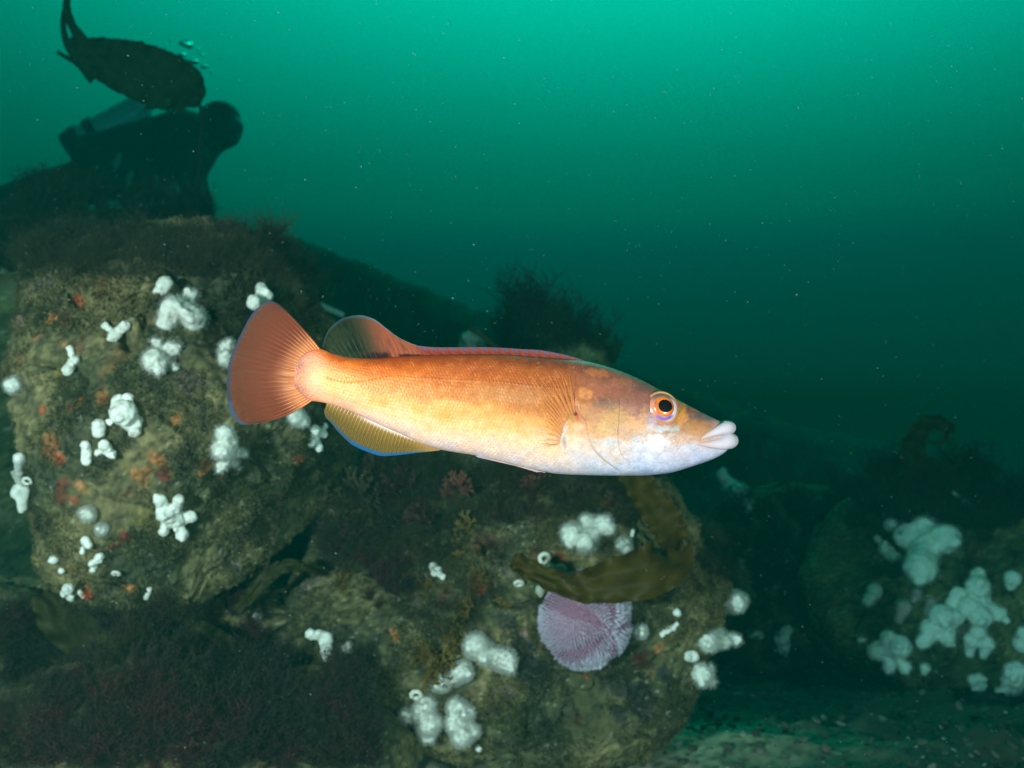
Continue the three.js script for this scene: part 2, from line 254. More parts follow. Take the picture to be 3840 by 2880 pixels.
{
  const NU = 360, NV = 128, pos = [], uv = [], idx = [];
  for (let i = 0; i <= NU; i++) {
    const u = i / NU, x = lerp(X0, X1, u), w = wideAt(x), h = hAt(x), cy = cyAt(x);
    for (let j = 0; j <= NV; j++) {
      const a = j / NV * Math.PI * 2 - Math.PI / 2, s = Math.sin(a), c = Math.cos(a), y = cy - s * h; let z = Math.sign(c) * w * Math.abs(c) ** .92;
      const lift = y > 1500 ? sstep(0, 9, x - gillX(y)) * (1 - sstep(60, 210, x - gillX(y))) * 9 * Math.min(1, Math.abs(c) * 1.6) * (1 - sstep(1760, 1785, y)) : 0;
      z += Math.sign(c) * lift; pos.push(fx(x), fy(y), z * K); uv.push(u, .5 + Math.asin(clamp(s, -1, 1)) / Math.PI);
    }
  }
  for (let i = 0; i < NU; i++) for (let j = 0; j < NV; j++) { const p = i * (NV + 1) + j; idx.push(p, p + NV + 1, p + 1, p + 1, p + NV + 1, p + NV + 2); }
  for (const e of [0, NU]) { const c = pos.length / 3, x = e ? X1 + 2 : X0 - 1; pos.push(fx(x), fy(cyAt(x)), 0); uv.push(e ? 1 : 0, .5); for (let j = 0; j < NV; j++) { const p = e * (NV + 1) + j; e ? idx.push(p, c, p + 1) : idx.push(p, p + 1, c); } }
  const TW = 1440, TH = 640, color = new Uint8Array(TW * TH * 4), relief = new Uint8Array(TW * TH * 4);
  const BANDS = [   // x: colours (sRGB) from back to belly at s = 1, .6, .2, -.15, -.45, -.75, -1
    [1105, [132, 68, 40], [140, 74, 44], [166, 98, 62], [176, 110, 72], [164, 96, 60], [140, 74, 44], [130, 66, 40]],
    [1135, [144, 76, 40], [156, 86, 46], [182, 108, 60], [192, 120, 70], [180, 108, 62], [156, 86, 50], [142, 76, 46]],
    [1175, [176, 92, 48], [198, 114, 54], [212, 136, 72], [216, 148, 90], [210, 142, 90], [200, 132, 90], [184, 114, 84]],
    [1230, [170, 78, 24], [206, 112, 30], [224, 138, 44], [228, 152, 66], [224, 158, 92], [214, 156, 112], [196, 142, 118]],
    [1450, [148, 64, 24], [192, 98, 28], [208, 124, 38], [222, 150, 72], [228, 178, 124], [220, 184, 152], [206, 180, 172]],
    [1750, [134, 60, 28], [174, 90, 34], [190, 118, 46], [220, 156, 80], [228, 184, 132], [220, 188, 162], [200, 182, 178]],
    [2050, [120, 62, 38], [158, 86, 40], [178, 112, 54], [212, 152, 84], [224, 188, 146], [212, 192, 180], [192, 188, 194]],
    [2250, [112, 74, 64], [146, 90, 66], [166, 114, 82], [192, 148, 104], [206, 188, 174], [190, 194, 206], [168, 186, 202]],
    [2420, [112, 78, 70], [140, 92, 78], [160, 118, 100], [184, 160, 142], [200, 200, 210], [180, 192, 212], [158, 176, 202]],
    [2600, [114, 80, 70], [148, 100, 68], [168, 122, 82], [182, 144, 116], [190, 188, 202], [180, 190, 214], [160, 174, 202]],
    [2736, [170, 150, 148], [180, 160, 156], [188, 172, 176], [190, 188, 200], [190, 196, 212], [182, 190, 210], [168, 180, 204]]];
  const SS = [1, .6, .2, -.15, -.45, -.75, -1];
  const along = (row, s) => { let k = 0; while (k < 5 && s < SS[k + 1]) k++; return mix3(row[k + 1], row[k + 2], sstep(0, 1, (SS[k] - s) / (SS[k] - SS[k + 1]))); };
  const BLOBS = [   // blotches of the skin: x, y, rx, ry, colour, amount
    [2260, 1510, 60, 28, [120, 96, 84], .55], [2330, 1505, 45, 24, [134, 100, 88], .45], [2290, 1560, 70, 45, [196, 160, 92], .55], [2250, 1600, 45, 35, [206, 172, 110], .5], [2190, 1480, 30, 35, [220, 150, 80], .6], [2240, 1400, 60, 22, [200, 120, 66], .6], [2330, 1430, 70, 22, [172, 108, 76], .5], [2290, 1370, 60, 16, [112, 92, 88], .55], [2400, 1440, 70, 16, [128, 92, 80], .5], [2190, 1360, 60, 14, [120, 86, 76], .6],
    [2420, 1570, 42, 34, [176, 160, 172], .7], [2360, 1585, 42, 40, [222, 166, 102], .65], [2450, 1600, 60, 20, [206, 206, 214], .5], [2478, 1606, 46, 9, [168, 200, 204], .55], [2522, 1604, 14, 20, [160, 200, 206], .55], [2500, 1625, 30, 7, [176, 206, 208], .45], [2366, 1638, 18, 16, [172, 188, 198], .5], [2395, 1655, 22, 10, [180, 196, 206], .6], [2270, 1650, 26, 20, [186, 196, 204], .6], [2450, 1650, 60, 36, [244, 242, 244], .7], [2540, 1545, 36, 60, [214, 148, 66], .75], [2400, 1560, 20, 50, [214, 150, 76], .4], [2600, 1560, 40, 12, [92, 92, 108], .65], [2640, 1570, 40, 9, [96, 98, 120], .7], [2605, 1535, 34, 12, [188, 100, 58], .7], [2590, 1600, 70, 40, [188, 136, 82], .55], [2550, 1640, 40, 20, [206, 170, 150], .6],
    [2130, 1555, 22, 26, [150, 118, 60], .8], [2156, 1562, 11, 16, [176, 84, 60], .7], [2150, 1548, 8, 8, [120, 24, 20], .9], [2112, 1600, 16, 34, [178, 176, 180], .75], [2100, 1640, 18, 30, [190, 180, 176], .6], [2160, 1600, 24, 24, [232, 190, 170], .5], [2110, 1655, 10, 26, [140, 132, 140], .5], [1960, 1480, 120, 50, [176, 126, 84], .45], [1830, 1470, 90, 40, [178, 128, 84], .4], [1780, 1380, 200, 26, [178, 96, 54], .35], [1300, 1455, 90, 30, [232, 170, 110], .4], [1200, 1420, 40, 40, [232, 172, 110], .4]];
  for (let j = 0; j < TH; j++) for (let i = 0; i < TW; i++) {
    const x = lerp(X0, X1, (i + .5) / TW), ang = ((j + .5) / TH - .5) * Math.PI, s = Math.sin(ang), h = hAt(x), y = cyAt(x) - s * h, o = (j * TW + i) * 4;
    let k = 0; while (k < BANDS.length - 2 && x > BANDS[k + 1][0]) k++;
    const wob = fbm(x * .011, y * .016, 3, 3), s2 = clamp(s + wob * .35, -1, 1);
    let c = mix3(along(BANDS[k], s2), along(BANDS[k + 1], s2), sstep(0, 1, (x - BANDS[k][0]) / (BANDS[k + 1][0] - BANDS[k][0])));
    for (const [bx, by, rx, ry, rgb, amt] of BLOBS) { if (Math.abs(x - bx) > rx * 2 || Math.abs(y - by) > ry * 2) continue; const d = Math.hypot((x - bx) / rx, (y - by) / ry) + fbm(x * .045, y * .045, 9, 3) * .9; const w = (1 - sstep(.45, 1.05, d)) * amt; if (w > 0) c = mix3(c, rgb, w); }
    const head = sstep(2120, 2260, x), n1 = fbm(x * .03, y * .03, 1, 4), n2 = fbm(x * .11, y * .11, 5, 3), n3 = noise(x * .35, y * .35, 7);
    c = c.map((v, q) => v * (1 + n1 * (.15 + .04 * head) + n2 * (.12 + .03 * head) + n3 * .07));
    if (s > -.3 && n1 + n2 * .6 > .3) c = mix3(c, head > .5 ? [150, 108, 92] : [186, 128, 74], .4);
    if (n1 < -.3 && head > .3 && s > .2) c = mix3(c, [116, 92, 90], .3);
    if (head < .2 && noise(x * .16, y * .16, 21) > .66) c = mix3(c, [120, 60, 40], .5);
    // scales: overlapping rounded plates in offset rows
    const onBody = (1 - sstep(2090, 2170, x)) * sstep(1190, 1300, x) * (1 - sstep(.86, .97, Math.abs(s)));
    const sx = 13, sy = 12, row = Math.floor(ang / Math.PI * h * 2.7 / sy), fyy = ang / Math.PI * h * 2.7 / sy - row - .5, gx = x / sx + (row & 1 ? .5 : 0), fxx = gx - Math.floor(gx);
    const dd = Math.hypot((fxx - .85) * 1.0, fyy * .95), plate = clamp(1 - dd);
    const tint = (fbm(Math.floor(gx) * 1.7, row * 1.3, 2, 1)) * .16 * onBody; c = c.map((v) => v * (1 + tint + (plate - .5) * .05 * onBody));
    let r = .5 + n2 * .08 + n3 * .03 + (plate - .5) * .17 * onBody * clamp(.6 + n1 * 2.2);
    { const ll = 1 - (y - topAt(x)) / (2 * h), e = (ll - lerp(.74, .5, sstep(1500, 1250, x))) * 2 * h / 3.2, w = Math.exp(-e * e) * (1 - sstep(2080, 2160, x)) * sstep(1180, 1260, x) * (.5 + .5 * Math.sin(x * .48)); r += w * .16; c = mix3(c, [150, 96, 60], w * .22); }
    if (y > 1520) { const e = (x - gillX(y)) / 5; r -= Math.exp(-e * e) * .2 * (1 - sstep(1745, 1785, y)); c = mix3(c, [176, 130, 120], Math.exp(-e * e * 2) * .28 * (1 - sstep(1700, 1780, y))); }
    if (y > 1490 && y < 1735) { const e = (x - cheekX(y)) / 3.4; r -= Math.exp(-e * e) * .16; c = mix3(c, [150, 116, 112], Math.exp(-e * e * 2) * .22); }
    for (let q = 0; q < 3; q++) color[o + q] = clamp(c[q] * .94, 0, 255); color[o + 3] = 255;
    relief[o] = relief[o + 1] = relief[o + 2] = clamp(r) * 255; relief[o + 3] = 255;
  }
  const tex = (data, srgb) => { const t = new THREE.DataTexture(data, TW, TH); t.magFilter = THREE.LinearFilter; if (srgb) t.colorSpace = THREE.SRGBColorSpace; t.needsUpdate = true; return t; };
  const g = geoOf(pos, idx, null, 3, uv);
  { const n = g.attributes.normal; for (let i = 0; i <= NU; i++) { const a = i * (NV + 1), b = a + NV, s = V().fromBufferAttribute(n, a).add(V().fromBufferAttribute(n, b)).normalize(); n.setXYZ(a, s.x, s.y, s.z); n.setXYZ(b, s.x, s.y, s.z); } }
  put('body', g, phys([1, 1, 1], .42, { map: tex(color, true), bumpMap: tex(relief, false), bumpScale: .0016, specularIntensity: .6, side: THREE.FrontSide }), fish);
}
// lips: two thick rolls that run round the snout
{
  const lipMat = phys([1, 1, 1], .62, { vertexColors: true, specularIntensity: .5 });
  const lip = (name, half) => {
    const pts = [], rad = [], all = [...half, ...half.slice(0, -1).reverse().map((q) => [q[0], q[1], -q[2], q[3]])];
    const c = new THREE.CatmullRomCurve3(all.map((q) => V(q[0], q[1], q[2]))), r = cubic(all.map((q, i) => [i / (all.length - 1), q[3]]));
    for (let i = 0; i <= 60; i++) { const p = c.getPoint(i / 60); pts.push(V(fx(p.x), fy(p.y), p.z * K)); rad.push(r(i / 60) * K * (1 + noise(i * .35, name.length, 5) * .07)); }
    const B = bag(); tube(B, pts, rad, 20, (t) => { const q = sstep(.02, .3, Math.min(t, 1 - t)), w = 1 + noise(t * 30, name.length, 2) * .08; return mix3([.44, .29, .26], [.47, .46, .51], q).map((c) => c * w); }); const g = mergeVertices(bagGeo(B)); g.computeVertexNormals(); put(name, g, lipMat, fish);
  };
  lip('upper_lip', [[2566, 1655, 76, 2], [2605, 1643, 67, 5], [2648, 1627, 56, 11], [2692, 1611, 41, 19], [2722, 1604, 23, 25], [2734, 1604, 0, 25]]);
  lip('lower_lip', [[2572, 1662, 75, 2], [2610, 1661, 67, 7], [2655, 1662, 56, 15], [2700, 1660, 40, 24], [2728, 1653, 23, 29], [2740, 1652, 0, 28]]);
}
// eyes on both cheeks
for (const side of [1, -1]) {
  const e = new THREE.Group(); e.name = 'eye'; fish.add(e); const ex = 2469, ey = 1528, R = 56 * K;
  e.position.set(fx(ex), fy(ey), side * (zBody(ex, ey) - 10) * K); e.rotation.order = 'YXZ'; e.rotation.y = side > 0 ? .2 : Math.PI - .2; e.rotation.x = -.3;
  const cap = (r, z, depth, n = 40) => new THREE.SphereGeometry(r, n, 16, 0, 6.2832, 0, 1.5708).rotateX(Math.PI / 2).scale(1, 1, depth / r).translate(0, 0, z);
  const skin = new THREE.TorusGeometry(R * 1.04, R * .095, 14, 56).scale(1, 1, 1.2).translate(0, 0, R * .04); put('eyelid_ring', skin, std([.44, .2, .055], .6), e);
  const ball = cap(R * 1.02, 0, R * .5), bc = []; { const p = ball.attributes.position; for (let i = 0; i < p.count; i++) { const x = p.getX(i) / R, y = p.getY(i) / R, a = Math.atan2(y, x), q = Math.hypot(x, y); let c = [.5, .2, .12]; c = mix3(c, [.74, .68, .78], sstep(.1, .75, Math.cos(a + .25))); c = mix3(c, [.14, .10, .09], sstep(.3, .9, Math.sin(a))); c = mix3(c, [.18, .12, .4], sstep(.55, .9, -Math.sin(a)) * (1 - sstep(.85, .95, q))); bc.push(...c); } ball.setAttribute('color', new THREE.Float32BufferAttribute(bc, 3)); }
  put('eyeball', ball, phys([1, 1, 1], .25, { vertexColors: true, clearcoat: .6, clearcoatRoughness: .1 }), e);
  const iris = cap(R * .76, R * .22, R * .36), ic = []; { const p = iris.attributes.position, r = rng(5); for (let i = 0; i < p.count; i++) { const a = Math.atan2(p.getY(i), p.getX(i)), q = Math.hypot(p.getX(i), p.getY(i)) / R; let c = mix3([.74, .15, .015], [.42, .06, .015], sstep(.45, .75, q)); c = mix3(c, [.72, .24, .02], .35 + .25 * Math.sin(a * 9 + q * 20)); c = mix3(c, [.16, .07, .04], sstep(.6, 1, -Math.cos(a)) * .5); if (q > .69) c = mix3(c, [.75, .5, .35], .6); ic.push(...c); } iris.setAttribute('color', new THREE.Float32BufferAttribute(ic, 3)); }
  put('iris', iris, phys([1, 1, 1], .3, { vertexColors: true, clearcoat: .5 }), e);
  const pupil = cap(R * .49, R * .43, R * .18); { const p = pupil.attributes.position; for (let i = 0; i < p.count; i++) { const x = p.getX(i); if (x > 0) p.setX(i, x * 1.14); } } put('pupil', pupil, phys([.004, .004, .006], .6, { specularIntensity: .1 }), e);
}
// fins: a thin membrane on raised rays
function fin(name, { base, edge, nu = 90, nv = 26, z, color, rays = 40, rayColor, rayR = 1.1, bulge = 0, split = 0 }) {
  const poly = (pts) => { const L = [0]; for (let i = 1; i < pts.length; i++) L.push(L[i - 1] + Math.hypot(pts[i][0] - pts[i - 1][0], pts[i][1] - pts[i - 1][1])); const f = cubic(pts.map((q, i) => [L[i] / L[L.length - 1], q[0]])), g = cubic(pts.map((q, i) => [L[i] / L[L.length - 1], q[1]])); return (u) => [f(u), g(u)]; };
  const A = poly(base), E = poly(edge), pt = (u, v) => { const a = A(u), e = E(u), x = lerp(a[0], e[0], v), y = lerp(a[1], e[1], v), k = bulge * Math.sin(v * Math.PI) * (u - .5); return [x + k * .4, y + k, z(u, v, x, y)]; };
  const P = (u, v, dz = 0) => { const q = pt(u, v); return V(fx(q[0]), fy(q[1]), (q[2] + dz) * K); };
  const pos = [], col = [], idx = [];
  for (let i = 0; i <= nu; i++) for (let j = 0; j <= nv; j++) { const u = i / nu, v = j / nv, rag = j === nv ? 1 + noise(u * 60, 3, 1) * .012 : v, p = P(u, rag); pos.push(p.x, p.y, p.z); const q = pt(u, v), c = color(u, v, q[0], q[1]); col.push(...c.slice(0, 3).map((t) => (t / 255) ** 2.2), c[3]); }
  for (let i = 0; i < nu; i++) for (let j = 0; j < nv; j++) { const a = i * (nv + 1) + j; idx.push(a, a + nv + 1, a + 1, a + 1, a + nv + 1, a + nv + 2); }
  const m = put(name, geoOf(pos, idx, col, 4), phys([1, 1, 1], .75, { vertexColors: true, transparent: true, transmission: .22, specularIntensity: .3 }), fish);
  const B = bag(), r = rng(name.length * 31);
  for (let i = 0; i < rays; i++) {
    const u0 = (i + .5) / rays;
    for (let s = 0; s <= split; s++) {
      const du = split ? (s / split - .5) * .8 / rays : 0, end = .97 - r() * .05, pts = [], rad = []; const v0 = split && s ? .25 : 0;
      for (let k = 0; k <= 7; k++) { const v = lerp(v0, end, k / 7), u = clamp(u0 + du * sstep(.15, 1, v) + noise(i * 3.1, v * 3, s) * .12 / rays, .002, .998); pts.push(P(u, v, .4)); rad.push(lerp(rayR, rayR * .3, k / 7) * K); }
      tube(B, pts, rad, 3, (t) => { const v = lerp(v0, end, t), q = pt(u0, v); return rayColor(u0, v, q[0], q[1]).map((t) => (t / 255) ** 2.2); });
    }
  }
  put('fin_rays', bagGeo(B), phys([1, 1, 1], .6, { vertexColors: true, specularIntensity: .3 }), m, 'stuff');
}
const streak = (u, v, f = 60) => noise(u * f, v * 2.5, 4);
fin('tail_fin', {
  base: [[1203, 1311], [1176, 1345], [1160, 1385], [1155, 1425], [1156, 1465], [1168, 1505]], bulge: 26,
  edge: [[1046, 1140], [1014, 1127], [974, 1144], [929, 1189], [899, 1244], [875, 1299], [855, 1358], [847, 1428], [852, 1488], [865, 1537], [890, 1577], [914, 1592], [962, 1590]],
  z: (u, v) => 16 * Math.sin(u * 5 + v * 3) * v * v - 6 * v + 5 * Math.sin(u * 17) * v, nu: 160, nv: 44, rays: 26, split: 3, rayR: 1.5,
  color: (u, v, x, y) => { const st = streak(u, v); let c = mix3([172, 94, 48], [98, 50, 30], sstep(.1, .4, v + st * .1)); c = mix3(c, [206, 146, 104], (1 - sstep(.1, .42, Math.abs(v - .16) + Math.abs(u - .58) * .6)) * .8 * (.6 + st)); c = mix3(c, [88, 52, 34], sstep(.5, .9, v) * .6); c = mix3(c, [84, 66, 48], sstep(.2, .55, st) * sstep(.4, .7, v) * .8); const b = Math.max(sstep(.945, .97, v + noise(u * 70, 1, 2) * .03), sstep(.1, .0, u + noise(v * 20, 1, 3) * .012 + (1 - v) * .1) * sstep(.3, .5, v), sstep(.955, .985, u + noise(v * 20, 5, 3) * .012 - (1 - v) * .05) * sstep(.4, .6, v)); c = mix3(c, u > .75 ? [26, 80, 124] : [34, 56, 84], b * clamp(.72 + noise(u * 34, v * 6, 11) * .7)); return [...c, lerp(.97, .86, sstep(.3, .9, v) * (1 - b))]; },
  rayColor: (u, v) => mix3(mix3([232, 176, 124], [120, 62, 38], sstep(.1, .45, v)), [72, 40, 28], sstep(.6, 1, v) * .6) });
fin('anal_fin', {
  base: [[1226, 1508], [1297, 1532], [1372, 1562], [1446, 1597], [1546, 1640], [1655, 1680]],
  edge: [[1213, 1545], [1220, 1565], [1238, 1584], [1272, 1624], [1322, 1669], [1372, 1693], [1436, 1711], [1496, 1707], [1571, 1698], [1650, 1689]],
  z: (u, v) => -8 * v + 4 * Math.sin(u * 7) * v, rays: 34, rayR: 1.1, split: 1,
  color: (u, v) => { let c = mix3([130, 104, 44], [88, 78, 34], sstep(.1, .6, v) * (1 - u * .5)); c = mix3(c, [226, 210, 206], (1 - sstep(.06, .2, v)) * sstep(.2, .4, u) * .85); c = mix3(c, [206, 160, 110], sstep(.7, 1, u) * .7); const b = sstep(.84, .93, v + noise(u * 50, 2, 6) * .05) * (1 - sstep(.8, .95, u)) * sstep(.02, .12, u); c = mix3(c, u > .3 ? [20, 84, 132] : [38, 76, 100], b); return [...c, lerp(.95, .78, sstep(.2, .7, v) * (1 - b))]; },
  rayColor: (u, v) => mix3(mix3([236, 220, 214], [150, 120, 60], sstep(.08, .3, v)), [34, 100, 150], sstep(.86, .95, v) * (u < .8 ? 1 : 0)) });
fin('soft_dorsal_fin', {
  base: [[1262, 1333], [1322, 1347], [1397, 1350], [1496, 1342], [1600, 1338], [1660, 1336]],
  edge: [[1208, 1302], [1216, 1275], [1228, 1245], [1260, 1210], [1297, 1190], [1347, 1182], [1397, 1194], [1446, 1229], [1496, 1266], [1546, 1289], [1600, 1304], [1655, 1312]],
  z: (u, v) => 7 * Math.sin(u * 6) * v, rays: 22, rayR: 1.0, split: 1,
  color: (u, v) => { const st = streak(u, v, 30); let c = mix3([84, 92, 66], [146, 78, 52], sstep(.2, .55, u)); c = mix3(c, [60, 40, 40], sstep(.1, .5, st) * .5 * sstep(.35, .6, u)); const blot = (1 - sstep(.1, .22, v + noise(u * 12, 1, 1) * .08)) * (sstep(.2, .26, u) * (1 - sstep(.48, .54, u)) + sstep(.58, .62, u) * (1 - sstep(.84, .92, u))); c = mix3(c, [28, 12, 14], blot * .95); const b = sstep(.93, .97, v); c = mix3(c, [70, 110, 130], b * .8); return [...c, clamp(lerp(.1, .96, sstep(.25, .6, u)) + blot * .6 + b * .15)]; },
  rayColor: (u, v) => u < .4 ? [66, 78, 58] : mix3([70, 40, 36], [132, 72, 52], sstep(.1, .3, v)) });
fin('spiny_dorsal_fin', {
  base: [[1590, 1340], [1700, 1337], [1800, 1338], [1900, 1340], [2000, 1346], [2100, 1354], [2210, 1366]],
  edge: [[1560, 1296], [1640, 1303], [1730, 1303], [1810, 1302], [1894, 1305], [1950, 1309], [2010, 1312], [2075, 1322], [2135, 1335], [2212, 1360]],
  z: (u, v) => 6 * Math.sin(u * 9) * v + 3, rays: 17, rayR: 1.6, nu: 140,
  color: (u, v) => { const q = Math.sin((u * 17 + v * .9) * 6.283); let c = mix3([132, 56, 36], [96, 38, 32], sstep(-.2, .8, q) * .7); c = mix3(c, [84, 80, 108], sstep(.66, .9, v + q * .25)); c = mix3(c, [60, 24, 30], (1 - sstep(.1, .3, v)) * .6 * sstep(.0, .3, u)); return [...c, .97]; },
  rayColor: (u, v) => mix3([120, 52, 38], [92, 86, 112], sstep(.5, .9, v)) });
for (const s of [1, -1]) {
  fin('pelvic_fin', { base: [[2046, 1768], [2030, 1764], [2012, 1766]], edge: [[1796, 1713], [1786, 1707], [1802, 1704]], z: (u, v) => s * lerp(44, 32, v) + s * 3, rays: 6, nu: 16, rayR: 1.6, color: (u, v) => [...mix3(mix3([170, 142, 132], [146, 148, 168], sstep(.3, .9, v)), [150, 172, 206], u < .3 ? .5 : 0), .97], rayColor: () => [168, 146, 142] });
  fin('pectoral_fin', { base: [[2150, 1540], [2130, 1556], [2108, 1590], [2097, 1630], [2090, 1662]], edge: [[2128, 1402], [2090, 1388], [2030, 1384], [1972, 1392], [1992, 1449], [2009, 1508], [2016, 1558], [2013, 1598], [2006, 1638], [1994, 1676]],
    z: (u, v, x, y) => s * (zBody(clamp(x, 1120, 2700), y) + lerp(2, 26, v) + 4 * Math.sin(u * 8) * v), rays: 14, split: 1, rayR: .95, nu: 70,
    color: (u, v) => { const f = .5 + .5 * Math.sin((u * 15 + .25) * 6.283); let c = mix3([220, 148, 78], [204, 128, 66], f); return [...c, lerp(.36, .06, sstep(.05, .45, v)) * (.45 + .55 * f)]; },
    rayColor: (u, v) => mix3([206, 132, 84], [206, 132, 66], sstep(0, .4, v)) });
}

// ------------------------------------------------------------------ soft corals
const WHITE = [.82, .83, .74], coralMat = std([1, 1, 1], .85, { vertexColors: true }), polypMat = phys([.78, .80, .74], .9, { transmission: .55 });
function coral(label, lobes, o = {}) {
  const { on, depth, fuzzy = 0, tint = WHITE, group = 'soft corals on the tail boulder', seed = label.length * 7 + lobes[0][0], stand = 1, grow = 1 } = o, r = rng(Math.round(seed));
  let cx = 0, cy = 0; for (const l of lobes) { cx += l[0]; cy += l[1]; } cx /= lobes.length; cy /= lobes.length;
  const h = onRock(cx, cy, on, 16) ?? { p: at(cx, cy, depth ?? 1.2), n: V(0, 0, 1), d: depth ?? 1.2 }, k = h.d / FOCAL;
  const root = h.p.clone().addScaledVector(h.n, -.004), g = thing('soft_coral', label, 'soft coral', root, group), caps = [];
  for (const l of lobes) {
    const s = onRock(l[0], l[1], on, 2), base = s && Math.abs(s.d - h.d) < .12 ? s.d : h.d, rad = l[2] * k * grow;
    const tip = at(l[0] + (h.p.x - at(cx, cy, h.d).x) / k, l[1] - (h.p.y - at(cx, cy, h.d).y) / k, base - rad * stand * (.7 + r() * .5)).sub(root);
    const foot = tip.clone().multiplyScalar(lobes.length > 1 ? .1 : 0); if (lobes.length === 1) foot.z -= rad;
    const bend = V(r() - .5, r() - .5, r() - .2).multiplyScalar(rad * .5), mid = foot.clone().lerp(tip, .5).add(bend), ra = rad * (.8 + r() * .12), rm = rad * (.84 + r() * .16), rb = rad * (1.04 + r() * .14);
    caps.push([foot.x, foot.y, foot.z - rad * .3, ra, mid.x, mid.y, mid.z, rm], [mid.x, mid.y, mid.z, rm, tip.x, tip.y, tip.z, rb]);
    if (l[3] !== undefined) { const t2 = at(l[3], l[4], base - l[5] * k * stand).sub(root); caps.push([tip.x, tip.y, tip.z, rb, t2.x, t2.y, t2.z, l[5] * k]); }
    const reach = tip.clone().sub(foot).normalize();
    for (let b = 0; b < 2; b++) { const a = V(r() - .5, r() - .5, r() * .7).normalize().addScaledVector(reach, .5).normalize().multiplyScalar(rad * (.85 + r() * .5)).add(b ? mid : tip), q = rad * (.3 + r() * .18); caps.push([tip.x, tip.y, tip.z, rad * .5, a.x, a.y, a.z, q]); }
  }
  const big = Math.max(...lobes.map((l) => l[2])) * k, small = Math.min(...lobes.map((l) => l[2])) * k, lo = V(1e9, 1e9, 1e9), hi = V(-1e9, -1e9, -1e9);
  for (const c of caps) for (const q of [0, 4]) { const v = V(c[q], c[q + 1], c[q + 2]), e = c[q + 3] * 1.25 + .002; lo.min(v.clone().subScalar(e)); hi.max(v.clone().addScalar(e)); }
  const ext = Math.max(hi.x - lo.x, hi.y - lo.y, hi.z - lo.z), cell = Math.max(small * .26, ext / 46, .0011);
  const f = (x, y, z) => { let d = 1e9; for (const c of caps) d = smin(d, capsule(x, y, z, c), Math.min(big * .4, small * .6)); return d + noise(x / big * 1.6 + seed, y / big * 1.6, z / big * 1.6) * big * .2 + noise(x / big * 4 + seed, y / big * 4, z / big * 4) * big * .06 + noise(x * 900, y * 900, z * 900) * .0005; };
  const geo = meshField(f, lo, hi, cell), p = geo.attributes.position, n = geo.attributes.normal, col = [];
  for (let i = 0; i < p.count; i++) { const q = noise(p.getX(i) * 700 + seed, p.getY(i) * 700, p.getZ(i) * 700), w = fbm(p.getX(i) * 60, p.getY(i) * 60 + seed, p.getZ(i) * 60, 2); const v = 1 + q * .07 + w * .2; let c = tint.map((t) => t * v); if (w < -.28) c = mix3(c, [.5, .42, .3], .5); if (q > .7) c = [.4, .37, .28]; col.push(...c.map((t) => clamp(t, .02, .88))); }
  geo.setAttribute('color', new THREE.Float32BufferAttribute(col, 3));
  put('lobes', geo, coralMat, g);
  if (fuzzy) {
    const fz = fuzzy, B = bag(), count = Math.min(5200, Math.round(fz * 1500 * lobes.length ** .6));
    for (let i = 0; i < count; i++) {
      const q = Math.floor(r() * p.count), a = V().fromBufferAttribute(p, q), d = V().fromBufferAttribute(n, q).add(V(r() - .5, r() - .5, r() - .5).multiplyScalar(.9)).normalize(), len = (.0014 + big * (.08 + r() * .3));
      tube(B, [a, a.clone().addScaledVector(d, len)], [.00015, .00008], 3);
    }
    put('polyps', bagGeo(B), polypMat, g, 'stuff');
  }
  return g;
}
const T = 'soft corals on the tail boulder', tail = { on: rockTail, group: T };
coral('pale finger of soft coral leaning on the upper tail boulder, alone above a forked one', [[620, 1065, 24, 585, 1118, 22]], tail);
coral('soft coral with three fat swollen lobes, largest on the upper tail boulder', [[650, 1150, 34, 625, 1208, 34], [717, 1108, 22], [729, 1197, 40]], { ...tail, fuzzy: .5 });
coral('small knobbly soft coral of four stubby lobes beside the fat-lobed one', [[396, 1224, 13], [432, 1255, 20], [470, 1222, 18], [420, 1268, 14], [448, 1243, 14]], tail);
coral('rabbit-eared soft coral with one round body and two upright lobes', [[582, 1352, 40], [588, 1287, 18], [640, 1308, 22, 660, 1304, 20], [658, 1380, 12]], { ...tail, fuzzy: .5 });
coral('thin twisted soft coral hooked beside a yellow sponge patch', [[264, 1308, 12], [282, 1350, 15], [253, 1388, 18]], tail);
coral('round bulb of soft coral on the outer rim of the tail boulder', [[50, 1444, 26]], { ...tail, fuzzy: .8, depth: 1.2 });
coral('smooth many-knobbed soft coral with two horn-like tips', [[441, 1504, 20], [479, 1493, 17], [462, 1549, 42], [496, 1585, 32], [505, 1620, 20], [417, 1580, 13]], tail);
coral('upright egg-shaped soft coral beside the horn-tipped one', [[370, 1596, 21, 370, 1622, 22]], tail);
coral('half-hidden soft coral at the rim of the fish\'s tail fin', [[852, 1303, 26], [846, 1345, 26]], { ...tail, fuzzy: .7 });
coral('dim olive soft coral above the tip of the tail fin', [[981, 1080, 17], [955, 1135, 26], [1005, 1110, 18]], { on: rockTail, group: T, tint: WHITE });
coral('blurred soft coral of stacked lobes right behind the tail fin\'s lower corner', [[841, 1625, 28], [833, 1685, 34], [880, 1700, 18], [833, 1747, 17], [887, 1754, 13], [910, 1700, 16], [862, 1660, 20]], { ...tail, fuzzy: .7 });
coral('cauliflower-like soft coral below the fish\'s tail stalk', [[1180, 1615, 20], [1165, 1662, 17], [1195, 1680, 15], [1212, 1628, 15], [1180, 1640, 15], [1218, 1600, 10]], { ...tail, depth: 1.25 });
coral('rounded soft coral just under the tail fin\'s lower edge', [[1108, 1560, 30], [1130, 1575, 20]], { ...tail, fuzzy: .5 });
coral('smooth soft coral with two parallel short fingers, next to a three-lobed one', [[320, 1669, 17], [324, 1700, 16, 324, 1728, 19]], tail);
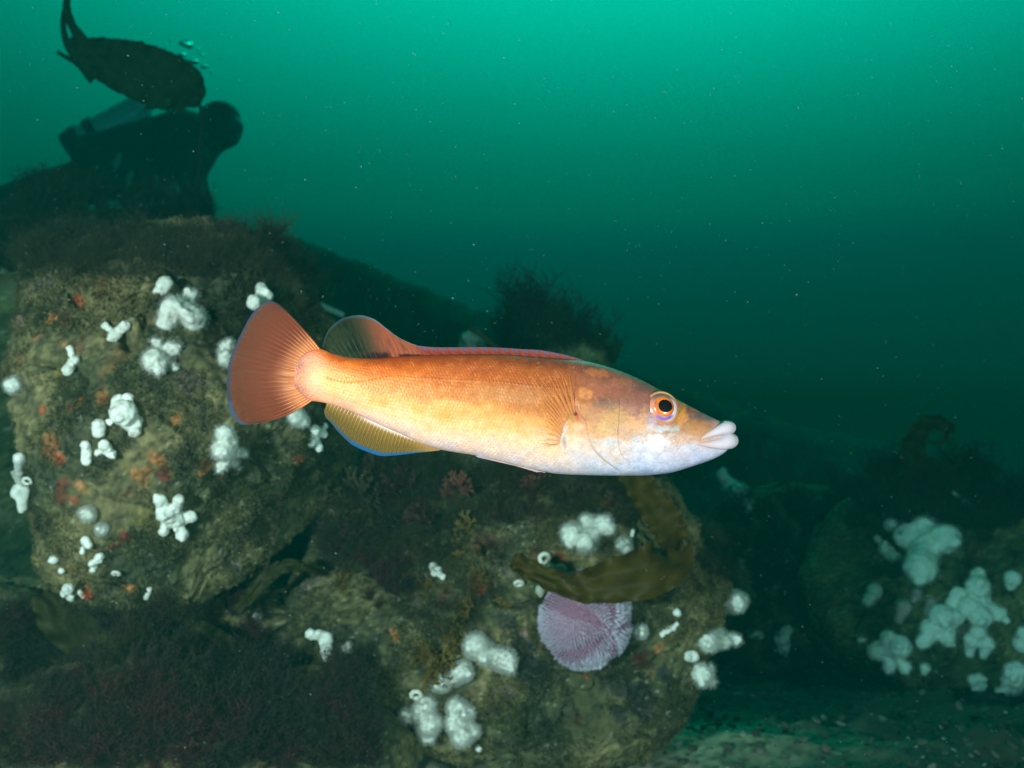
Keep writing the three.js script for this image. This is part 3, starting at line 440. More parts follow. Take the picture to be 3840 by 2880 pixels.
coral('smooth three-lobed soft coral spreading like a paw', [[390, 1668, 18], [368, 1696, 12], [417, 1702, 16], [404, 1680, 14]], tail);
coral('long column of soft coral lobes down the outer rim of the tail boulder', [[73, 1716, 19], [66, 1777, 21], [62, 1847, 22], [85, 1901, 20], [100, 1839, 16]], { ...tail, depth: 1.22 });
coral('largest smooth soft coral low on the tail boulder, shaped like a sitting figure', [[598, 1874, 22], [671, 1872, 19], [617, 1924, 29], [663, 1947, 28], [613, 1993, 18], [683, 2003, 20], [717, 1938, 19]], tail);
coral('fluffy ball of soft coral, the bigger of two fluffy balls low on the tail boulder', [[328, 1928, 24]], { ...tail, fuzzy: 1.4 });
coral('fluffy ball of soft coral, the smaller of two fluffy balls low on the tail boulder', [[382, 1986, 18]], { ...tail, fuzzy: 1.4 });
coral('bean-shaped soft coral with a tiny ball beside it', [[320, 2026, 14, 332, 2045, 15], [309, 2070, 10]], tail);
coral('V-shaped soft coral near the bottom of the tail boulder', [[374, 2086, 15], [345, 2113, 12], [350, 2135, 11]], tail);
coral('single white knob of soft coral on the lower outer rim', [[202, 2098, 16]], { ...tail, depth: 1.2 });
coral('tiny white knob of soft coral below the single rim knob', [[231, 2140, 11]], { ...tail, depth: 1.2 });
coral('ragged drooping soft coral at the bottom of the outer rim', [[255, 2208, 19], [266, 2240, 14], [240, 2225, 12]], { ...tail, depth: 1.2 });
coral('short slanting finger of soft coral next to the lowest red sponge patch', [[300, 2220, 8, 312, 2236, 9]], { ...tail, depth: 1.2 });
coral('small bent white finger of soft coral at the foot of the tail boulder', [[560, 2208, 8, 548, 2240, 11]], tail);
const far = { group: 'dim soft corals behind the fish', tint: WHITE };
coral('small dim soft coral above the soft dorsal fin', [[1275, 1165, 12, 1283, 1180, 10]], { ...far, on: rockBack, depth: 1.9 });
coral('ragged dim soft coral just behind the soft dorsal fin', [[1210, 1222, 18], [1240, 1215, 20], [1230, 1245, 14]], { ...far, on: rockBack, depth: 1.8 });
coral('blurred dim soft coral peeping over the fish\'s back', [[1771, 1272, 32], [1800, 1290, 22], [1745, 1295, 20]], { ...far, depth: 1.9, on: rockMid, fuzzy: .6 });
const U = 'soft corals on the urchin boulder', urch = { on: rockUrchin, group: U };
coral('hooked soft coral on the flank of the urchin boulder towards the tail boulder', [[1165, 2375, 18], [1222, 2396, 22, 1227, 2456, 22], [1195, 2378, 16]], { ...urch, tint: WHITE });
coral('small upright soft coral beside the hooked one', [[1296, 2441, 16], [1306, 2420, 10]], { ...urch, fuzzy: .5, tint: WHITE });
coral('small round white soft coral in the gap between the two big boulders', [[964, 2308, 18]], { group: U, fuzzy: .4, depth: 1.2, tint: WHITE });
coral('compact knobbly white soft coral in the middle of the weeds', [[1625, 2124, 14], [1642, 2140, 16], [1660, 2164, 11], [1628, 2148, 12]], urch);
coral('large fluffy soft coral sprawling sideways below the olive weed', [[1783, 2418, 36], [1825, 2452, 32], [1896, 2475, 36]], { ...urch, fuzzy: 2.2 });
coral('fluffy two-headed soft coral under the sprawling one', [[1733, 2518, 32], [1655, 2560, 28]], { ...urch, fuzzy: 2 });
coral('big fluffy hand-shaped soft coral next to the white egg ring', [[1598, 2646, 32], [1530, 2681, 22], [1612, 2712, 38], [1600, 2752, 26]], { ...urch, fuzzy: 2 });
coral('big fluffy lumpy soft coral at the foot, beyond the hand-shaped one', [[1711, 2653, 30], [1750, 2674, 27], [1700, 2712, 28], [1733, 2757, 34], [1772, 2742, 24]], { ...urch, fuzzy: 2 });
coral('little white nub beneath the fluffy corals', [[1797, 2809, 10], [1790, 2800, 7]], { ...urch, depth: 1.18 });
coral('crescent-shaped soft coral above the draped kelp', [[2262, 1966, 32], [2141, 2001, 34], [2195, 2034, 33], [2290, 1986, 20], [2200, 1950, 22]], { ...urch, fuzzy: .9 });
coral('small fluffy soft coral beside the crescent-shaped one', [[2340, 2041, 22], [2352, 2060, 16]], { ...urch, fuzzy: 1 });
coral('slim pale stub standing beside the small fluffy coral', [[2374, 1992, 7, 2370, 2014, 8]], urch);
coral('flat cream-coloured soft coral partly under the kelp', [[2060, 2135, 24], [2100, 2140, 22], [2030, 2150, 16]], { ...urch, tint: [.55, .55, .38], stand: .5 });
coral('cream nodule under the kelp\'s lower edge', [[2027, 2214, 20]], { ...urch, tint: [.5, .5, .38], stand: .6 });
coral('faint fluffy ball of soft coral touching the sea urchin', [[2401, 2368, 22]], { ...urch, fuzzy: 1.2, tint: WHITE });
coral('tiny bright nub on the shoulder past the sea urchin', [[2538, 2297, 13], [2546, 2304, 9]], urch);
coral('cluster of tiny pale nubs past the sea urchin', [[2525, 2354, 11], [2483, 2379, 10], [2505, 2366, 9], [2537, 2340, 8]], { ...urch, tint: WHITE });
const side = { on: rockUrchin, group: 'soft corals on the far shoulder of the urchin boulder', tint: WHITE, depth: 1.42 };
coral('fluffy round soft coral on the far shoulder of the urchin boulder, highest there', [[2753, 2262, 32], [2775, 2250, 22]], { ...side, fuzzy: 1 });
coral('lumpy soft coral with a raised knob on the far shoulder', [[2655, 2408, 32], [2696, 2370, 16], [2752, 2399, 20], [2715, 2410, 20]], { ...side, fuzzy: .6 });
coral('squat soft coral shaped like a tooth on the far shoulder', [[2582, 2461, 17], [2602, 2461, 18]], side);
coral('large rounded soft coral, lowest on the far shoulder', [[2628, 2528, 34], [2662, 2511, 18], [2662, 2553, 18]], { ...side, fuzzy: .5 });
const gap = { group: 'dim soft corals in the dark gap ahead of the fish', tint: WHITE };
coral('column of dim rounded soft corals below the fish\'s mouth', [[2710, 1780, 18], [2739, 1823, 27], [2774, 1851, 28], [2797, 1899, 30]], { ...gap, depth: 2.0, fuzzy: .5 });
coral('dim pointed soft coral on the dark low boulder', [[2932, 2394, 26], [2950, 2362, 18], [2936, 2435, 20]], { ...gap, depth: 1.9, on: rockDark });
coral('dim flat soft coral beside the pointed one', [[2815, 2372, 16, 2850, 2382, 15]], { ...gap, depth: 1.85, on: rockDark });
coral('dim small soft coral above the far shoulder of the urchin boulder', [[2781, 2109, 17], [2795, 2115, 12]], { ...gap, depth: 1.8 });
const C = { grow: 1.22, fuzzy: .6, on: rockFar, group: 'soft corals crowding the boulder ahead of the fish', depth: 2.1 };
coral('biggest soft coral ahead of the fish, five fat petals like a clover', [[3470, 1980, 34], [3405, 2012, 38], [3548, 2019, 40], [3470, 2053, 34], [3453, 2131, 44]], { ...C, fuzzy: .8 });
coral('small upright bulb above the clover-like coral', [[3384, 1955, 18]], C);
coral('small two-lobed soft coral above the clover-like coral', [[3341, 1970, 18], [3330, 1930, 12]], C);
coral('dim twin-lobed soft coral beside the clover-like coral', [[3320, 2057, 17], [3358, 2094, 17], [3290, 2020, 10]], { ...C, tint: WHITE });
coral('curled dim soft coral below the dim twin-lobed one', [[3280, 2216, 20], [3262, 2246, 16], [3252, 2258, 12]], { ...C, tint: WHITE });
const pink = [.42, .3, .27];
coral('upright dull-pink soft coral finger, taller of three', [[3392, 2278, 18, 3372, 2325, 15]], { ...C, tint: pink });
coral('slim dull-pink soft coral finger beside the taller pink one', [[3442, 2225, 13, 3428, 2255, 11]], { ...C, tint: pink });
coral('curved dull-pink soft coral finger next to the star-shaped coral', [[3495, 2260, 12, 3478, 2300, 14]], { ...C, tint: pink });
coral('star-shaped soft coral with long arms in the middle of the crowd', [[3531, 2310, 30], [3496, 2363, 30], [3552, 2395, 20], [3462, 2408, 20], [3591, 2312, 22], [3596, 2230, 20, 3570, 2270, 20]], { ...C, fuzzy: .5 });
coral('five-legged soft coral low in the crowd', [[3376, 2424, 28], [3332, 2398, 22], [3283, 2441, 24], [3335, 2501, 19], [3393, 2501, 18]], { ...C, fuzzy: .5 });
coral('tall stack of soft coral lobes in the crowd, next to the star-shaped one', [[3668, 2205, 32], [3668, 2155, 20], [3634, 2277, 28], [3677, 2312, 30], [3746, 2303, 22]], { ...C, fuzzy: .5 });
coral('two-legged drooping soft coral below the tall stack', [[3643, 2400, 20, 3634, 2450, 16], [3700, 2412, 18, 3688, 2458, 15], [3670, 2370, 22]], C);
coral('single small bulb under the five-legged and star-shaped corals', [[3470, 2505, 12, 3466, 2520, 11]], C);
coral('bunch of small bulbs at the bottom of the crowd', [[3650, 2550, 14], [3672, 2545, 14], [3662, 2580, 13], [3680, 2575, 12]], { ...C, tint: WHITE });
coral('hanging soft coral of two lobes, lowest at the outer side of the crowd', [[3806, 2520, 30], [3806, 2575, 22], [3755, 2596, 16]], { ...C, tint: WHITE });
coral('upright oval soft coral standing apart beside the tall stack', [[3798, 2170, 20, 3790, 2195, 20]], C);
coral('thick soft coral at the outer side of the crowd, beyond the two-legged one', [[3832, 2415, 22], [3836, 2370, 16]], C);
coral('tiny pale worm-like soft coral at the crowd\'s edge', [[3225, 2400, 7, 3250, 2396, 6]], C);

// white ring-shaped egg ribbons
{
  const ringMat = std([.72, .72, .62], .8);
  for (const [px, py, R, on, tilt, label] of [[112, 1802, 19, rockTail, .4, 'small white ring of egg ribbon on the rim coral column'], [444, 2146, 18, rockTail, .9, 'tilted white ring of egg ribbon low on the tail boulder'], [1562, 2599, 27, rockUrchin, .5, 'white ring of egg ribbon next to the hand-shaped fluffy coral'], [2040, 2090, 26, rockUrchin, .1, 'round white ring of egg ribbon just above the kelp'], [1945, 2183, 22, rockUrchin, .8, 'white curl of egg ribbon under the kelp tip']]) {
    const h = onRock(px, py, on, 6) ?? { p: at(px, py, 1.15), d: 1.15 }, k = h.d / FOCAL, B = bag(), pts = [], rad = [];
    for (let i = 0; i <= 44; i++) { const a = i / 44 * 6.6 + px, q = R * k * (.72 - .1 * i / 44) * (1 + noise(i * .35, px, 1) * .2); pts.push(V(Math.cos(a) * q, Math.sin(a) * q * Math.cos(tilt), Math.sin(a) * q * Math.sin(tilt) + i / 44 * .003 + .005)); rad.push(R * k * (.3 + noise(i * .8, 3, px) * .06) * (i < 3 || i > 41 ? .6 : 1)); }
    tube(B, pts, rad, 10); const m = put('egg_ribbon', bagGeo(B), ringMat); m.position.copy(h.p); tag(m, label, 'egg ribbon', 'white egg ribbons');
  }
}

// ------------------------------------------------------------------ sea urchin under the kelp
{
  const h = onRock(2196, 2330, rockUrchin, 6), R = 172 * (h.d - .04) / FOCAL, c = at(2196, 2322, h.d - .028), apex = at(2296, 2366, h.d - .028 - R * .8).sub(c).normalize();
  const g = thing('sea_urchin', 'round lilac sea urchin with short white-tipped spines, half under the draped kelp', 'sea urchin', c); g.quaternion.setFromUnitVectors(V(0, 1, 0), apex);
  const band = (lon) => { const q = ((lon / (Math.PI * 2) * 5) % 1 + 1) % 1; return Math.abs(q - .5) < .17 ? 1 : 0; };
  const s = new THREE.SphereGeometry(R, 120, 80), p = s.attributes.position, col = []; s.scale(1, .86, 1);
  for (let i = 0; i < p.count; i++) { const lon = Math.atan2(p.getZ(i), p.getX(i)), b = band(lon + noise(p.getY(i) * 60, 1, 1) * .1), q = noise(p.getX(i) * 400, p.getY(i) * 400, p.getZ(i) * 400); col.push(...mix3([.36, .21, .29], [.25, .11, .17], b).map((t) => t * (1 + q * .4))); }
  s.setAttribute('color', new THREE.Float32BufferAttribute(col, 3)); put('shell', s, std([1, 1, 1], .8, { vertexColors: true }), g);
  const B = bag(), r = rng(8), rows = 46, cols = 100;
  for (let j = 1; j < rows; j++) for (let i = 0; i < cols; i++) {
    const lat = (j + (r() - .5) * .3) / rows * Math.PI, lon = (i + (r() - .5) * .3 + .5) / cols * Math.PI * 2, b = band(lon), thinOut = Math.sin(lat); if (r() > thinOut * 1.25 + .12 || (b && r() < .15)) continue;
    const d = V(Math.sin(lat) * Math.cos(lon), Math.cos(lat) * .86, Math.sin(lat) * Math.sin(lon)), a = d.clone().multiplyScalar(R * .985), dir = d.clone().normalize().add(V(r() - .5, r() - .5, r() - .5).multiplyScalar(.2)).normalize(), len = R * (.10 + r() * .05) * (b ? .6 : 1);
    const e = a.clone().addScaledVector(dir, len), w = r();
    tube(B, [a, a.clone().lerp(e, .5), e], [.00085, .0008, .0003], 3, (t) => mix3([.40, .22, .36], b ? [.52, .38, .50] : mix3([.60, .57, .70], [.74, .73, .82], w), sstep(.1, .7, t)));
  }
  put('spines', bagGeo(B), std([1, 1, 1], .6, { vertexColors: true }), g, 'stuff');
}

// ------------------------------------------------------------------ kelp and weeds
// a blade of real thickness along points [px, py, depth, half width in px, twist]
function blade(pts, o = {}) {
  const { n = 90, m = 14, thick = .0012, ruffle = .006, seed = 1, cup = .15, wave = 30 } = o, L = pts.length - 1;
  const c = new THREE.CatmullRomCurve3(pts.map((q) => at(q[0], q[1], q[2]))), W = cubic(pts.map((q, i) => [i / L, q[3] * q[2] / FOCAL])), TW = cubic(pts.map((q, i) => [i / L, q[4] ?? 0]));
  const pos = [], idx = [], col = [];
  for (let i = 0; i <= n; i++) {
    const u = i / n, p = c.getPoint(u), t = c.getTangent(u), f = p.clone().sub(EYE).normalize().negate(), side = V().crossVectors(t, f).normalize().applyAxisAngle(t, TW(u)), nor = V().crossVectors(side, t).normalize();
    for (const s of [1, -1]) for (let j = 0; j <= m; j++) { const v = j / m * 2 - 1, w = W(u) * (1 + noise(u * wave, v > 0 ? 5 : 9, seed) * .09), e = Math.abs(v) ** 3; const q = p.clone().addScaledVector(side, v * w).addScaledVector(nor, s * thick * .5 * (1 - e * .8) + cup * w * v * v + ruffle * e * Math.sin(u * wave * 1.7 + v * 2 + seed) + ruffle * 1.2 * noise(u * 7, v * 1.5, seed)); pos.push(q.x, q.y, q.z); const g = 1 + fbm(u * 9 + seed, v * 2, seed, 4) * 1.1 + noise(u * 40, v * 9, seed) * .25; col.push(g, g * (1 + noise(u * 5, v, 3) * .12), g * .9); }
  }
  const k = m + 1, id = (i, s, j) => (i * 2 + s) * k + j;
  for (let i = 0; i < n; i++) { for (let j = 0; j < m; j++) { idx.push(id(i, 0, j), id(i, 0, j + 1), id(i + 1, 0, j + 1), id(i, 0, j), id(i + 1, 0, j + 1), id(i + 1, 0, j)); idx.push(id(i, 1, j), id(i + 1, 1, j + 1), id(i, 1, j + 1), id(i, 1, j), id(i + 1, 1, j), id(i + 1, 1, j + 1)); } for (const j of [0, m]) idx.push(id(i, 0, j), id(i + 1, 0, j), id(i + 1, 1, j), id(i, 0, j), id(i + 1, 1, j), id(i, 1, j)); }
  return geoOf(pos, idx, col.map((c) => clamp(c, .25, 2)));
}
const kelpMat = phys([.075, .05, .006], .5, { vertexColors: true, transmission: .35, specularIntensity: .25 }), darkKelp = phys([.045, .042, .014], .6, { vertexColors: true, transmission: .3, specularIntensity: .25 }), stemMat = std([.018, .018, .01], .8);
{
  const g = thing('kelp', 'glossy olive-brown kelp blade draped over the sea urchin and folding up towards the fish', 'kelp', null), d = onRock(2300, 2150, rockUrchin, 6).d - .05;
  put('draped_blade', blade([[2526, 2060, d + .01, 74, .5], [2505, 2105, d - .02, 87, .2], [2440, 2140, d - .035, 96, 0], [2330, 2170, d - .045, 87, -.1], [2230, 2192, d - .045, 70, -.1], [2160, 2200, d - .035, 52, 0], [2080, 2180, d - .03, 42, .15], [2000, 2145, d - .03, 38, .2], [1945, 2112, d - .03, 38, .1], [1918, 2100, d - .03, 22, 0]], { seed: 3, ruffle: .007, cup: .2 }), kelpMat, g);
  put('rising_strap', blade([[2530, 2075, d + .03, 48, .7], [2515, 2010, d + .01, 70, .6], [2480, 1940, d + .01, 73, .5], [2430, 1870, d + .015, 68, .5], [2380, 1800, d + .02, 59, .5], [2330, 1730, d + .03, 49, .5]], { seed: 7, ruffle: .003 }), kelpMat, g);
}
{
  const g = thing('kelp', 'tall kelp with a broad dark blade streaming in front of the diver', 'kelp', null), st = bag();
  put('frond', blade([[752, 392, 2.55, 12], [728, 368, 2.55, 66], [680, 330, 2.55, 96], [610, 300, 2.54, 108], [520, 268, 2.52, 106], [430, 238, 2.5, 92], [345, 205, 2.48, 66], [285, 180, 2.47, 38], [255, 150, 2.46, 16]], { seed: 12, ruffle: .008, cup: .1, thick: .002 }), darkKelp, g);
  const strip = (pts, s) => put('strap', blade(pts, { seed: s, ruffle: .003, n: 50, m: 6 }), darkKelp, g);
  strip([[330, 210, 2.46, 30], [280, 120, 2.44, 14], [262, 75, 2.44, 16], [250, 30, 2.44, 14], [256, -40, 2.44, 10]], 21);
  strip([[310, 225, 2.48, 30], [262, 180, 2.47, 16], [240, 120, 2.47, 11], [238, 60, 2.47, 9], [250, 10, 2.47, 7]], 22);
  strip([[400, 205, 2.47, 26], [340, 170, 2.46, 14], [290, 110, 2.45, 10], [262, 75, 2.45, 7]], 23);
  strip([[360, 290, 2.5, 34], [290, 235, 2.49, 14], [240, 210, 2.49, 8], [214, 194, 2.49, 7]], 24);
  tube(st, [at(752, 395, 2.55), at(757, 450, 2.56), at(752, 560, 2.58), at(742, 680, 2.6), at(730, 820, 2.62), at(725, 900, 2.64)], [.006, .006, .007, .008, .009, .011], 8); put('stem', bagGeo(st), stemMat, g);
}
{
  const g = thing('kelp', 'bent-over kelp frond standing on the coral-crowded boulder', 'kelp', null), D = 2.35;
  put('bent_blade', blade([[3432, 1830, D, 46], [3428, 1760, D, 44], [3426, 1690, D - .02, 42], [3432, 1640, D - .04, 40, .3], [3462, 1595, D - .06, 36, .6], [3500, 1580, D - .07, 34, .5], [3545, 1598, D - .07, 26, .2], [3582, 1608, D - .07, 14]], { seed: 31, ruffle: .006 }), darkKelp, g);
  put('torn_strip', blade([[3545, 1600, D - .07, 14], [3550, 1630, D - .06, 10], [3545, 1650, D - .05, 8], [3500, 1660, D - .04, 5], [3480, 1652, D - .03, 4]], { seed: 32, ruffle: .002, n: 30, m: 6 }), darkKelp, g);
}
{ const g = thing('kelp', 'narrow dark kelp strip lying across the gap between the two big boulders', 'kelp', null); put('strip_blade', blade([[1230, 2150, 1.2, 14], [1150, 2128, 1.16, 22], [1060, 2125, 1.14, 26], [1000, 2165, 1.13, 28], [940, 2230, 1.13, 26], [885, 2290, 1.14, 18]], { seed: 41, ruffle: .004 }), darkKelp, g); }
{ const g = thing('kelp', 'wide black-looking kelp blade hanging below the tail boulder', 'kelp', null); put('hanging_blade', blade([[150, 2230, 1.12, 40], [230, 2330, 1.1, 70], [360, 2410, 1.08, 80], [520, 2450, 1.07, 70], [680, 2470, 1.07, 50], [800, 2480, 1.08, 20]], { seed: 44, ruffle: .008 }), darkKelp, g); put('side_blade', blade([[480, 2300, 1.12, 40], [600, 2340, 1.1, 60], [720, 2380, 1.1, 60], [860, 2430, 1.1, 40], [930, 2470, 1.1, 16]], { seed: 45, ruffle: .008 }), darkKelp, g); }
{ const g = thing('kelp', 'thin kelp strap slanting above the fish\'s back', 'kelp', null); put('strap', blade([[1760, 1230, 1.85, 8], [1800, 1255, 1.85, 9], [1860, 1300, 1.86, 9], [1900, 1335, 1.88, 8]], { seed: 47, ruffle: .001, n: 30, m: 4 }), darkKelp, g); }

// bushy weeds: unit-high shapes, set on the boulders as copies
function weedGeo(seed, { stems = 26, spread = .6, side = 9, thin = .012, curl = .35, seg = 6 }) {
  const B = bag(), r = rng(seed);
  for (let i = 0; i < stems; i++) {
    const a = r() * 6.283, lean = spread * Math.sqrt(r()), len = .55 + r() * .5, dir = V(Math.cos(a) * lean, 1, Math.sin(a) * lean).normalize(), p = V(Math.cos(a) * lean * .22, -.05, Math.sin(a) * lean * .22), pts = [p.clone()], rad = [thin];
    for (let k = 1; k <= seg; k++) { dir.add(V(r() - .5, (r() - .45) * .6, r() - .5).multiplyScalar(curl)).normalize(); p.addScaledVector(dir, len / seg); pts.push(p.clone()); rad.push(thin * (1 - k / seg * .75)); }
    tube(B, pts, rad, 3);
    for (let k = 0; k < side; k++) { const q = 1 + Math.floor(r() * (seg - .01)), s = pts[q].clone(), d = V(r() - .5, r() * .8, r() - .5).normalize(), l = .07 + r() * .14, e = s.clone().addScaledVector(d, l), e2 = e.clone().addScaledVector(d.add(V(r() - .5, r() - .2, r() - .5)).normalize(), l * .7); tube(B, [s, e, e2], [thin * .6, thin * .45, thin * .15], 3); }
  }
  return bagGeo(B);
}
function fanGeo(seed, { fronds = 9, width = .05, levels = 3 }) {
  const B = bag(), r = rng(seed);
  const strap = (p, d, w, l, side, n) => { const e = p.clone().addScaledVector(d, l), m = p.clone().lerp(e, .5).add(V(0, 0, (r() - .5) * .06)), base = B.pos.length / 3; for (const [q, ww] of [[p, w * .8], [m, w * 1.1], [e, w]]) for (const s of [-1, 1]) for (const t of [-1, 1]) { const v = q.clone().addScaledVector(side, s * ww).addScaledVector(V().crossVectors(side, d), t * .004); B.pos.push(v.x, v.y, v.z); } for (let k = 0; k < 2; k++) { const o = base + k * 4; for (const [a, b] of [[0, 2], [3, 1], [1, 0], [2, 3]]) B.idx.push(o + a, o + b, o + b + 4, o + a, o + b + 4, o + a + 4); } B.idx.push(base + 8, base + 10, base + 11, base + 8, base + 11, base + 9); if (n > 0) for (const s of [-1, 1]) { const nd = d.clone().addScaledVector(side, s * (.35 + r() * .35)).add(V(0, 0, (r() - .5) * .5)).normalize(); strap(e, nd, w * .85, l * (.6 + r() * .3), V().crossVectors(nd, V().crossVectors(side, d)).normalize().multiplyScalar(-1), n - 1); } };
  for (let i = 0; i < fronds; i++) { const a = r() * 6.283, d = V(Math.cos(a) * .7, .6 + r() * .6, Math.sin(a) * .7).normalize(), side = V().crossVectors(d, V(r() - .5, r() - .5, r() - .5)).normalize(); strap(V(0, 0, 0), d, width * (.6 + r() * .6), .22 + r() * .14, side, levels); }
  return bagGeo(B);
}
const feathery = [1, 2, 3].map((s) => weedGeo(s, { stems: 34, side: 14 })), hairy = [4, 5, 6].map((s) => weedGeo(s, { stems: 60, side: 3, thin: .007, spread: 1.1, curl: .5 })), fans = [7, 8].map((s) => fanGeo(s, {}));
const WEED = { brown: std([.036, .031, .012], .9), olive: phys([.17, .11, .014], .6, { transmission: .2 }), red: std([.06, .016, .016], .9), black: std([.024, .020, .015], .95), rust: std([.15, .045, .03], .9), green: std([.05, .055, .025], .9) };
let weeds = 0;
function weed(px, py, size, shape, mat, label, group, o = {}) {
  const h = o.depth ? { p: at(px, py, o.depth), n: V(0, 1, .3).normalize(), d: o.depth } : onRock(px, py, o.on, 5); if (!h) return;
  const r = rng(++weeds * 91), m = put(o.name ?? 'seaweed', shape[weeds % shape.length], WEED[mat]); tag(m, label, 'seaweed', group);
  m.position.copy(h.p).addScaledVector(h.n, -.003); m.quaternion.setFromUnitVectors(V(0, 1, 0), h.n.clone().add(o.lean ?? V(0, .7, .15)).normalize()).multiply(new THREE.Quaternion().setFromAxisAngle(V(0, 1, 0), r() * 6.28));
  const s = size * h.d / FOCAL * (.85 + r() * .3); m.scale.set(s * (o.wide ?? 1.1), s, s * (o.wide ?? 1.1));
}
const massed = new Map(), TINT = { brown: [.036, .031, .012], olive: [.1, .07, .012], red: [.06, .016, .016], black: [.024, .020, .015], rust: [.15, .045, .03], green: [.05, .055, .025] };
function scatter(list, shape, mats, label, group, o = {}) {   // the largest tufts stand on their own, the small ones between them form one mass
  const r = rng(list.length * 17 + label.length), single = list.length > 12 ? Math.min(18, Math.round(list.length * .4)) : list.length; list.sort((a, b) => b[2] - a[2]);
  list.forEach(([px, py, size], i) => {
    const c = mats[Math.floor(r() * mats.length)], word = { brown: 'brown', black: 'blackish', green: 'greenish', red: 'dark red', rust: 'rust-red', olive: 'olive' }[c];
    if (i < single) return weed(px, py, size, shape, c, label.replace('{c}', word), group, o);
    const h = o.depth ? { p: at(px, py, o.depth), n: V(0, 1, .3).normalize(), d: o.depth } : onRock(px, py, o.on, 5); if (!h) return;
    const s = size * h.d / FOCAL * (.85 + r() * .3), q = new THREE.Quaternion().setFromUnitVectors(V(0, 1, 0), h.n.clone().add(o.lean ?? V(0, .7, .15)).normalize()).multiply(new THREE.Quaternion().setFromAxisAngle(V(0, 1, 0), r() * 6.28)), geo = shape[i % shape.length];
    if (!massed.has(geo)) massed.set(geo, []); massed.get(geo).push([new THREE.Matrix4().compose(h.p.clone().addScaledVector(h.n, -.003), q, V(s * 1.1, s, s * 1.1)), TINT[c]]);
  });
}
const area = (seed, n, x0, x1, y0, y1, s0, s1, keep = () => true) => { const r = rng(seed), out = []; let tries = 0; while (out.length < n && tries++ < n * 20) { const x = lerp(x0, x1, r()), y = lerp(y0, y1, r()), s = lerp(s0, s1, r()); if (keep(x, y)) out.push([x, y, s]); } return out; };
scatter(area(1, 150, 0, 1280, 720, 1060, 60, 140), feathery, ['brown', 'brown', 'black'], '{c} bushy weed tuft crowning the weed-topped boulder behind the coral boulder', 'bushy weeds behind the tail boulder', { on: rockBack });
scatter(area(2, 110, 700, 1380, 850, 1300, 60, 110), hairy, ['brown', 'black', 'green'], 'fine {c} weed tuft on the sloping side of the weed-topped boulder', 'fine weeds behind the tail boulder', { on: rockBack });
scatter(area(3, 150, 60, 1160, 850, 1040, 50, 110), hairy, ['black', 'brown', 'brown'], 'fine {c} weed tuft along the crest of the tail boulder', 'weeds on the crest of the tail boulder', { on: rockTail });
scatter(area(4, 50, 740, 1200, 1000, 1300, 36, 80), hairy, ['green', 'brown', 'black'], 'short {c} weed tuft on the shaded shoulder of the tail boulder', 'weeds on the shoulder of the tail boulder', { on: rockTail });
scatter([[1960, 1220, 240], [2010, 1230, 220], [1900, 1270, 160], [2080, 1270, 200], [2160, 1290, 170], [2230, 1320, 150], [2290, 1350, 120], [1985, 1300, 190], [1870, 1350, 120], [2120, 1340, 150], [2050, 1330, 160], [2190, 1340, 140], [1930, 1330, 130]], feathery, ['brown', 'black'], 'tall feathery {c} weed on the weedy boulder behind the fish\'s back', 'feathery weeds behind the fish\'s back', { depth: 2.2, lean: V(-.1, 1.5, 0), wide: .9 });
scatter(area(5, 130, 1220, 1700, 1720, 2140, 50, 120), hairy, ['brown', 'black', 'green'], 'soft {c} weed tuft on the urchin boulder below the anal fin', 'weeds below the anal fin', { on: rockUrchin });
scatter(area(6, 130, 1600, 2380, 1730, 1960, 40, 90), hairy, ['brown', 'brown', 'green', 'red'], 'soft {c} weed tuft on the urchin boulder under the fish\'s belly', 'weeds under the fish\'s belly', { on: rockUrchin });
scatter(area(7, 18, 1370, 1540, 2110, 2280, 40, 80), feathery, ['red', 'black'], 'bushy {c} weed on the urchin boulder, facing the tail boulder', 'dark red weeds on the urchin boulder', { on: rockUrchin });
scatter(area(8, 60, 1500, 1900, 1960, 2380, 30, 66), hairy, ['rust', 'red', 'brown', 'green'], 'small {c} weed tuft in the middle of the urchin boulder', 'small weeds on the urchin boulder', { on: rockUrchin });
scatter([[1610, 2480, 120], [1650, 2510, 110], [1570, 2450, 90]], fans, ['olive'], 'forked olive weed beside the sprawling fluffy coral', 'forked olive weeds', { on: rockUrchin, lean: V(.4, -.3, .6) });
scatter([[1690, 2350, 100], [1700, 2390, 90], [1735, 2270, 70]], fans, ['olive'], 'flat yellow-brown forked weed above the sprawling fluffy coral', 'forked yellow-brown weeds', { on: rockUrchin, lean: V(.1, -.6, .5) });
scatter([[1720, 2110, 70], [1780, 2170, 60], [1580, 2190, 60], [1880, 2270, 50], [1280, 2180, 60], [1300, 2210, 50]], fans, ['olive'], 'small forked brown weed among the red tufts on the urchin boulder', 'small forked brown weeds', { on: rockUrchin, lean: V(.2, -.2, .5) });
scatter([[1340, 1900, 150], [1450, 2000, 130], [1310, 2050, 120], [1500, 1850, 140], [1420, 1780, 120], [1590, 1960, 110]], fans, ['brown', 'red'], 'flat-fronded {c} weed on the urchin boulder below the anal fin', 'flat-fronded weeds below the anal fin', { on: rockUrchin });
scatter([[1720, 1860, 110], [1850, 1900, 100], [2000, 1850, 110], [2120, 1870, 90], [1760, 2010, 100], [1930, 1960, 80]], fans, ['rust', 'olive', 'brown'], 'flat-fronded {c} weed on the urchin boulder under the belly', 'flat-fronded weeds under the belly', { on: rockUrchin });
weed(1870, 2640, 60, hairy, 'red', 'lone dark red sprig low on the urchin boulder, beside the lumpy fluffy coral', null, { on: rockUrchin });
weed(2160, 2700, 44, hairy, 'rust', 'lone rusty sprig at the bottom of the urchin boulder', null, { on: rockUrchin });
weed(2410, 2480, 56, hairy, 'rust', 'rusty sprig between the sea urchin and the far shoulder', null, { on: rockUrchin });
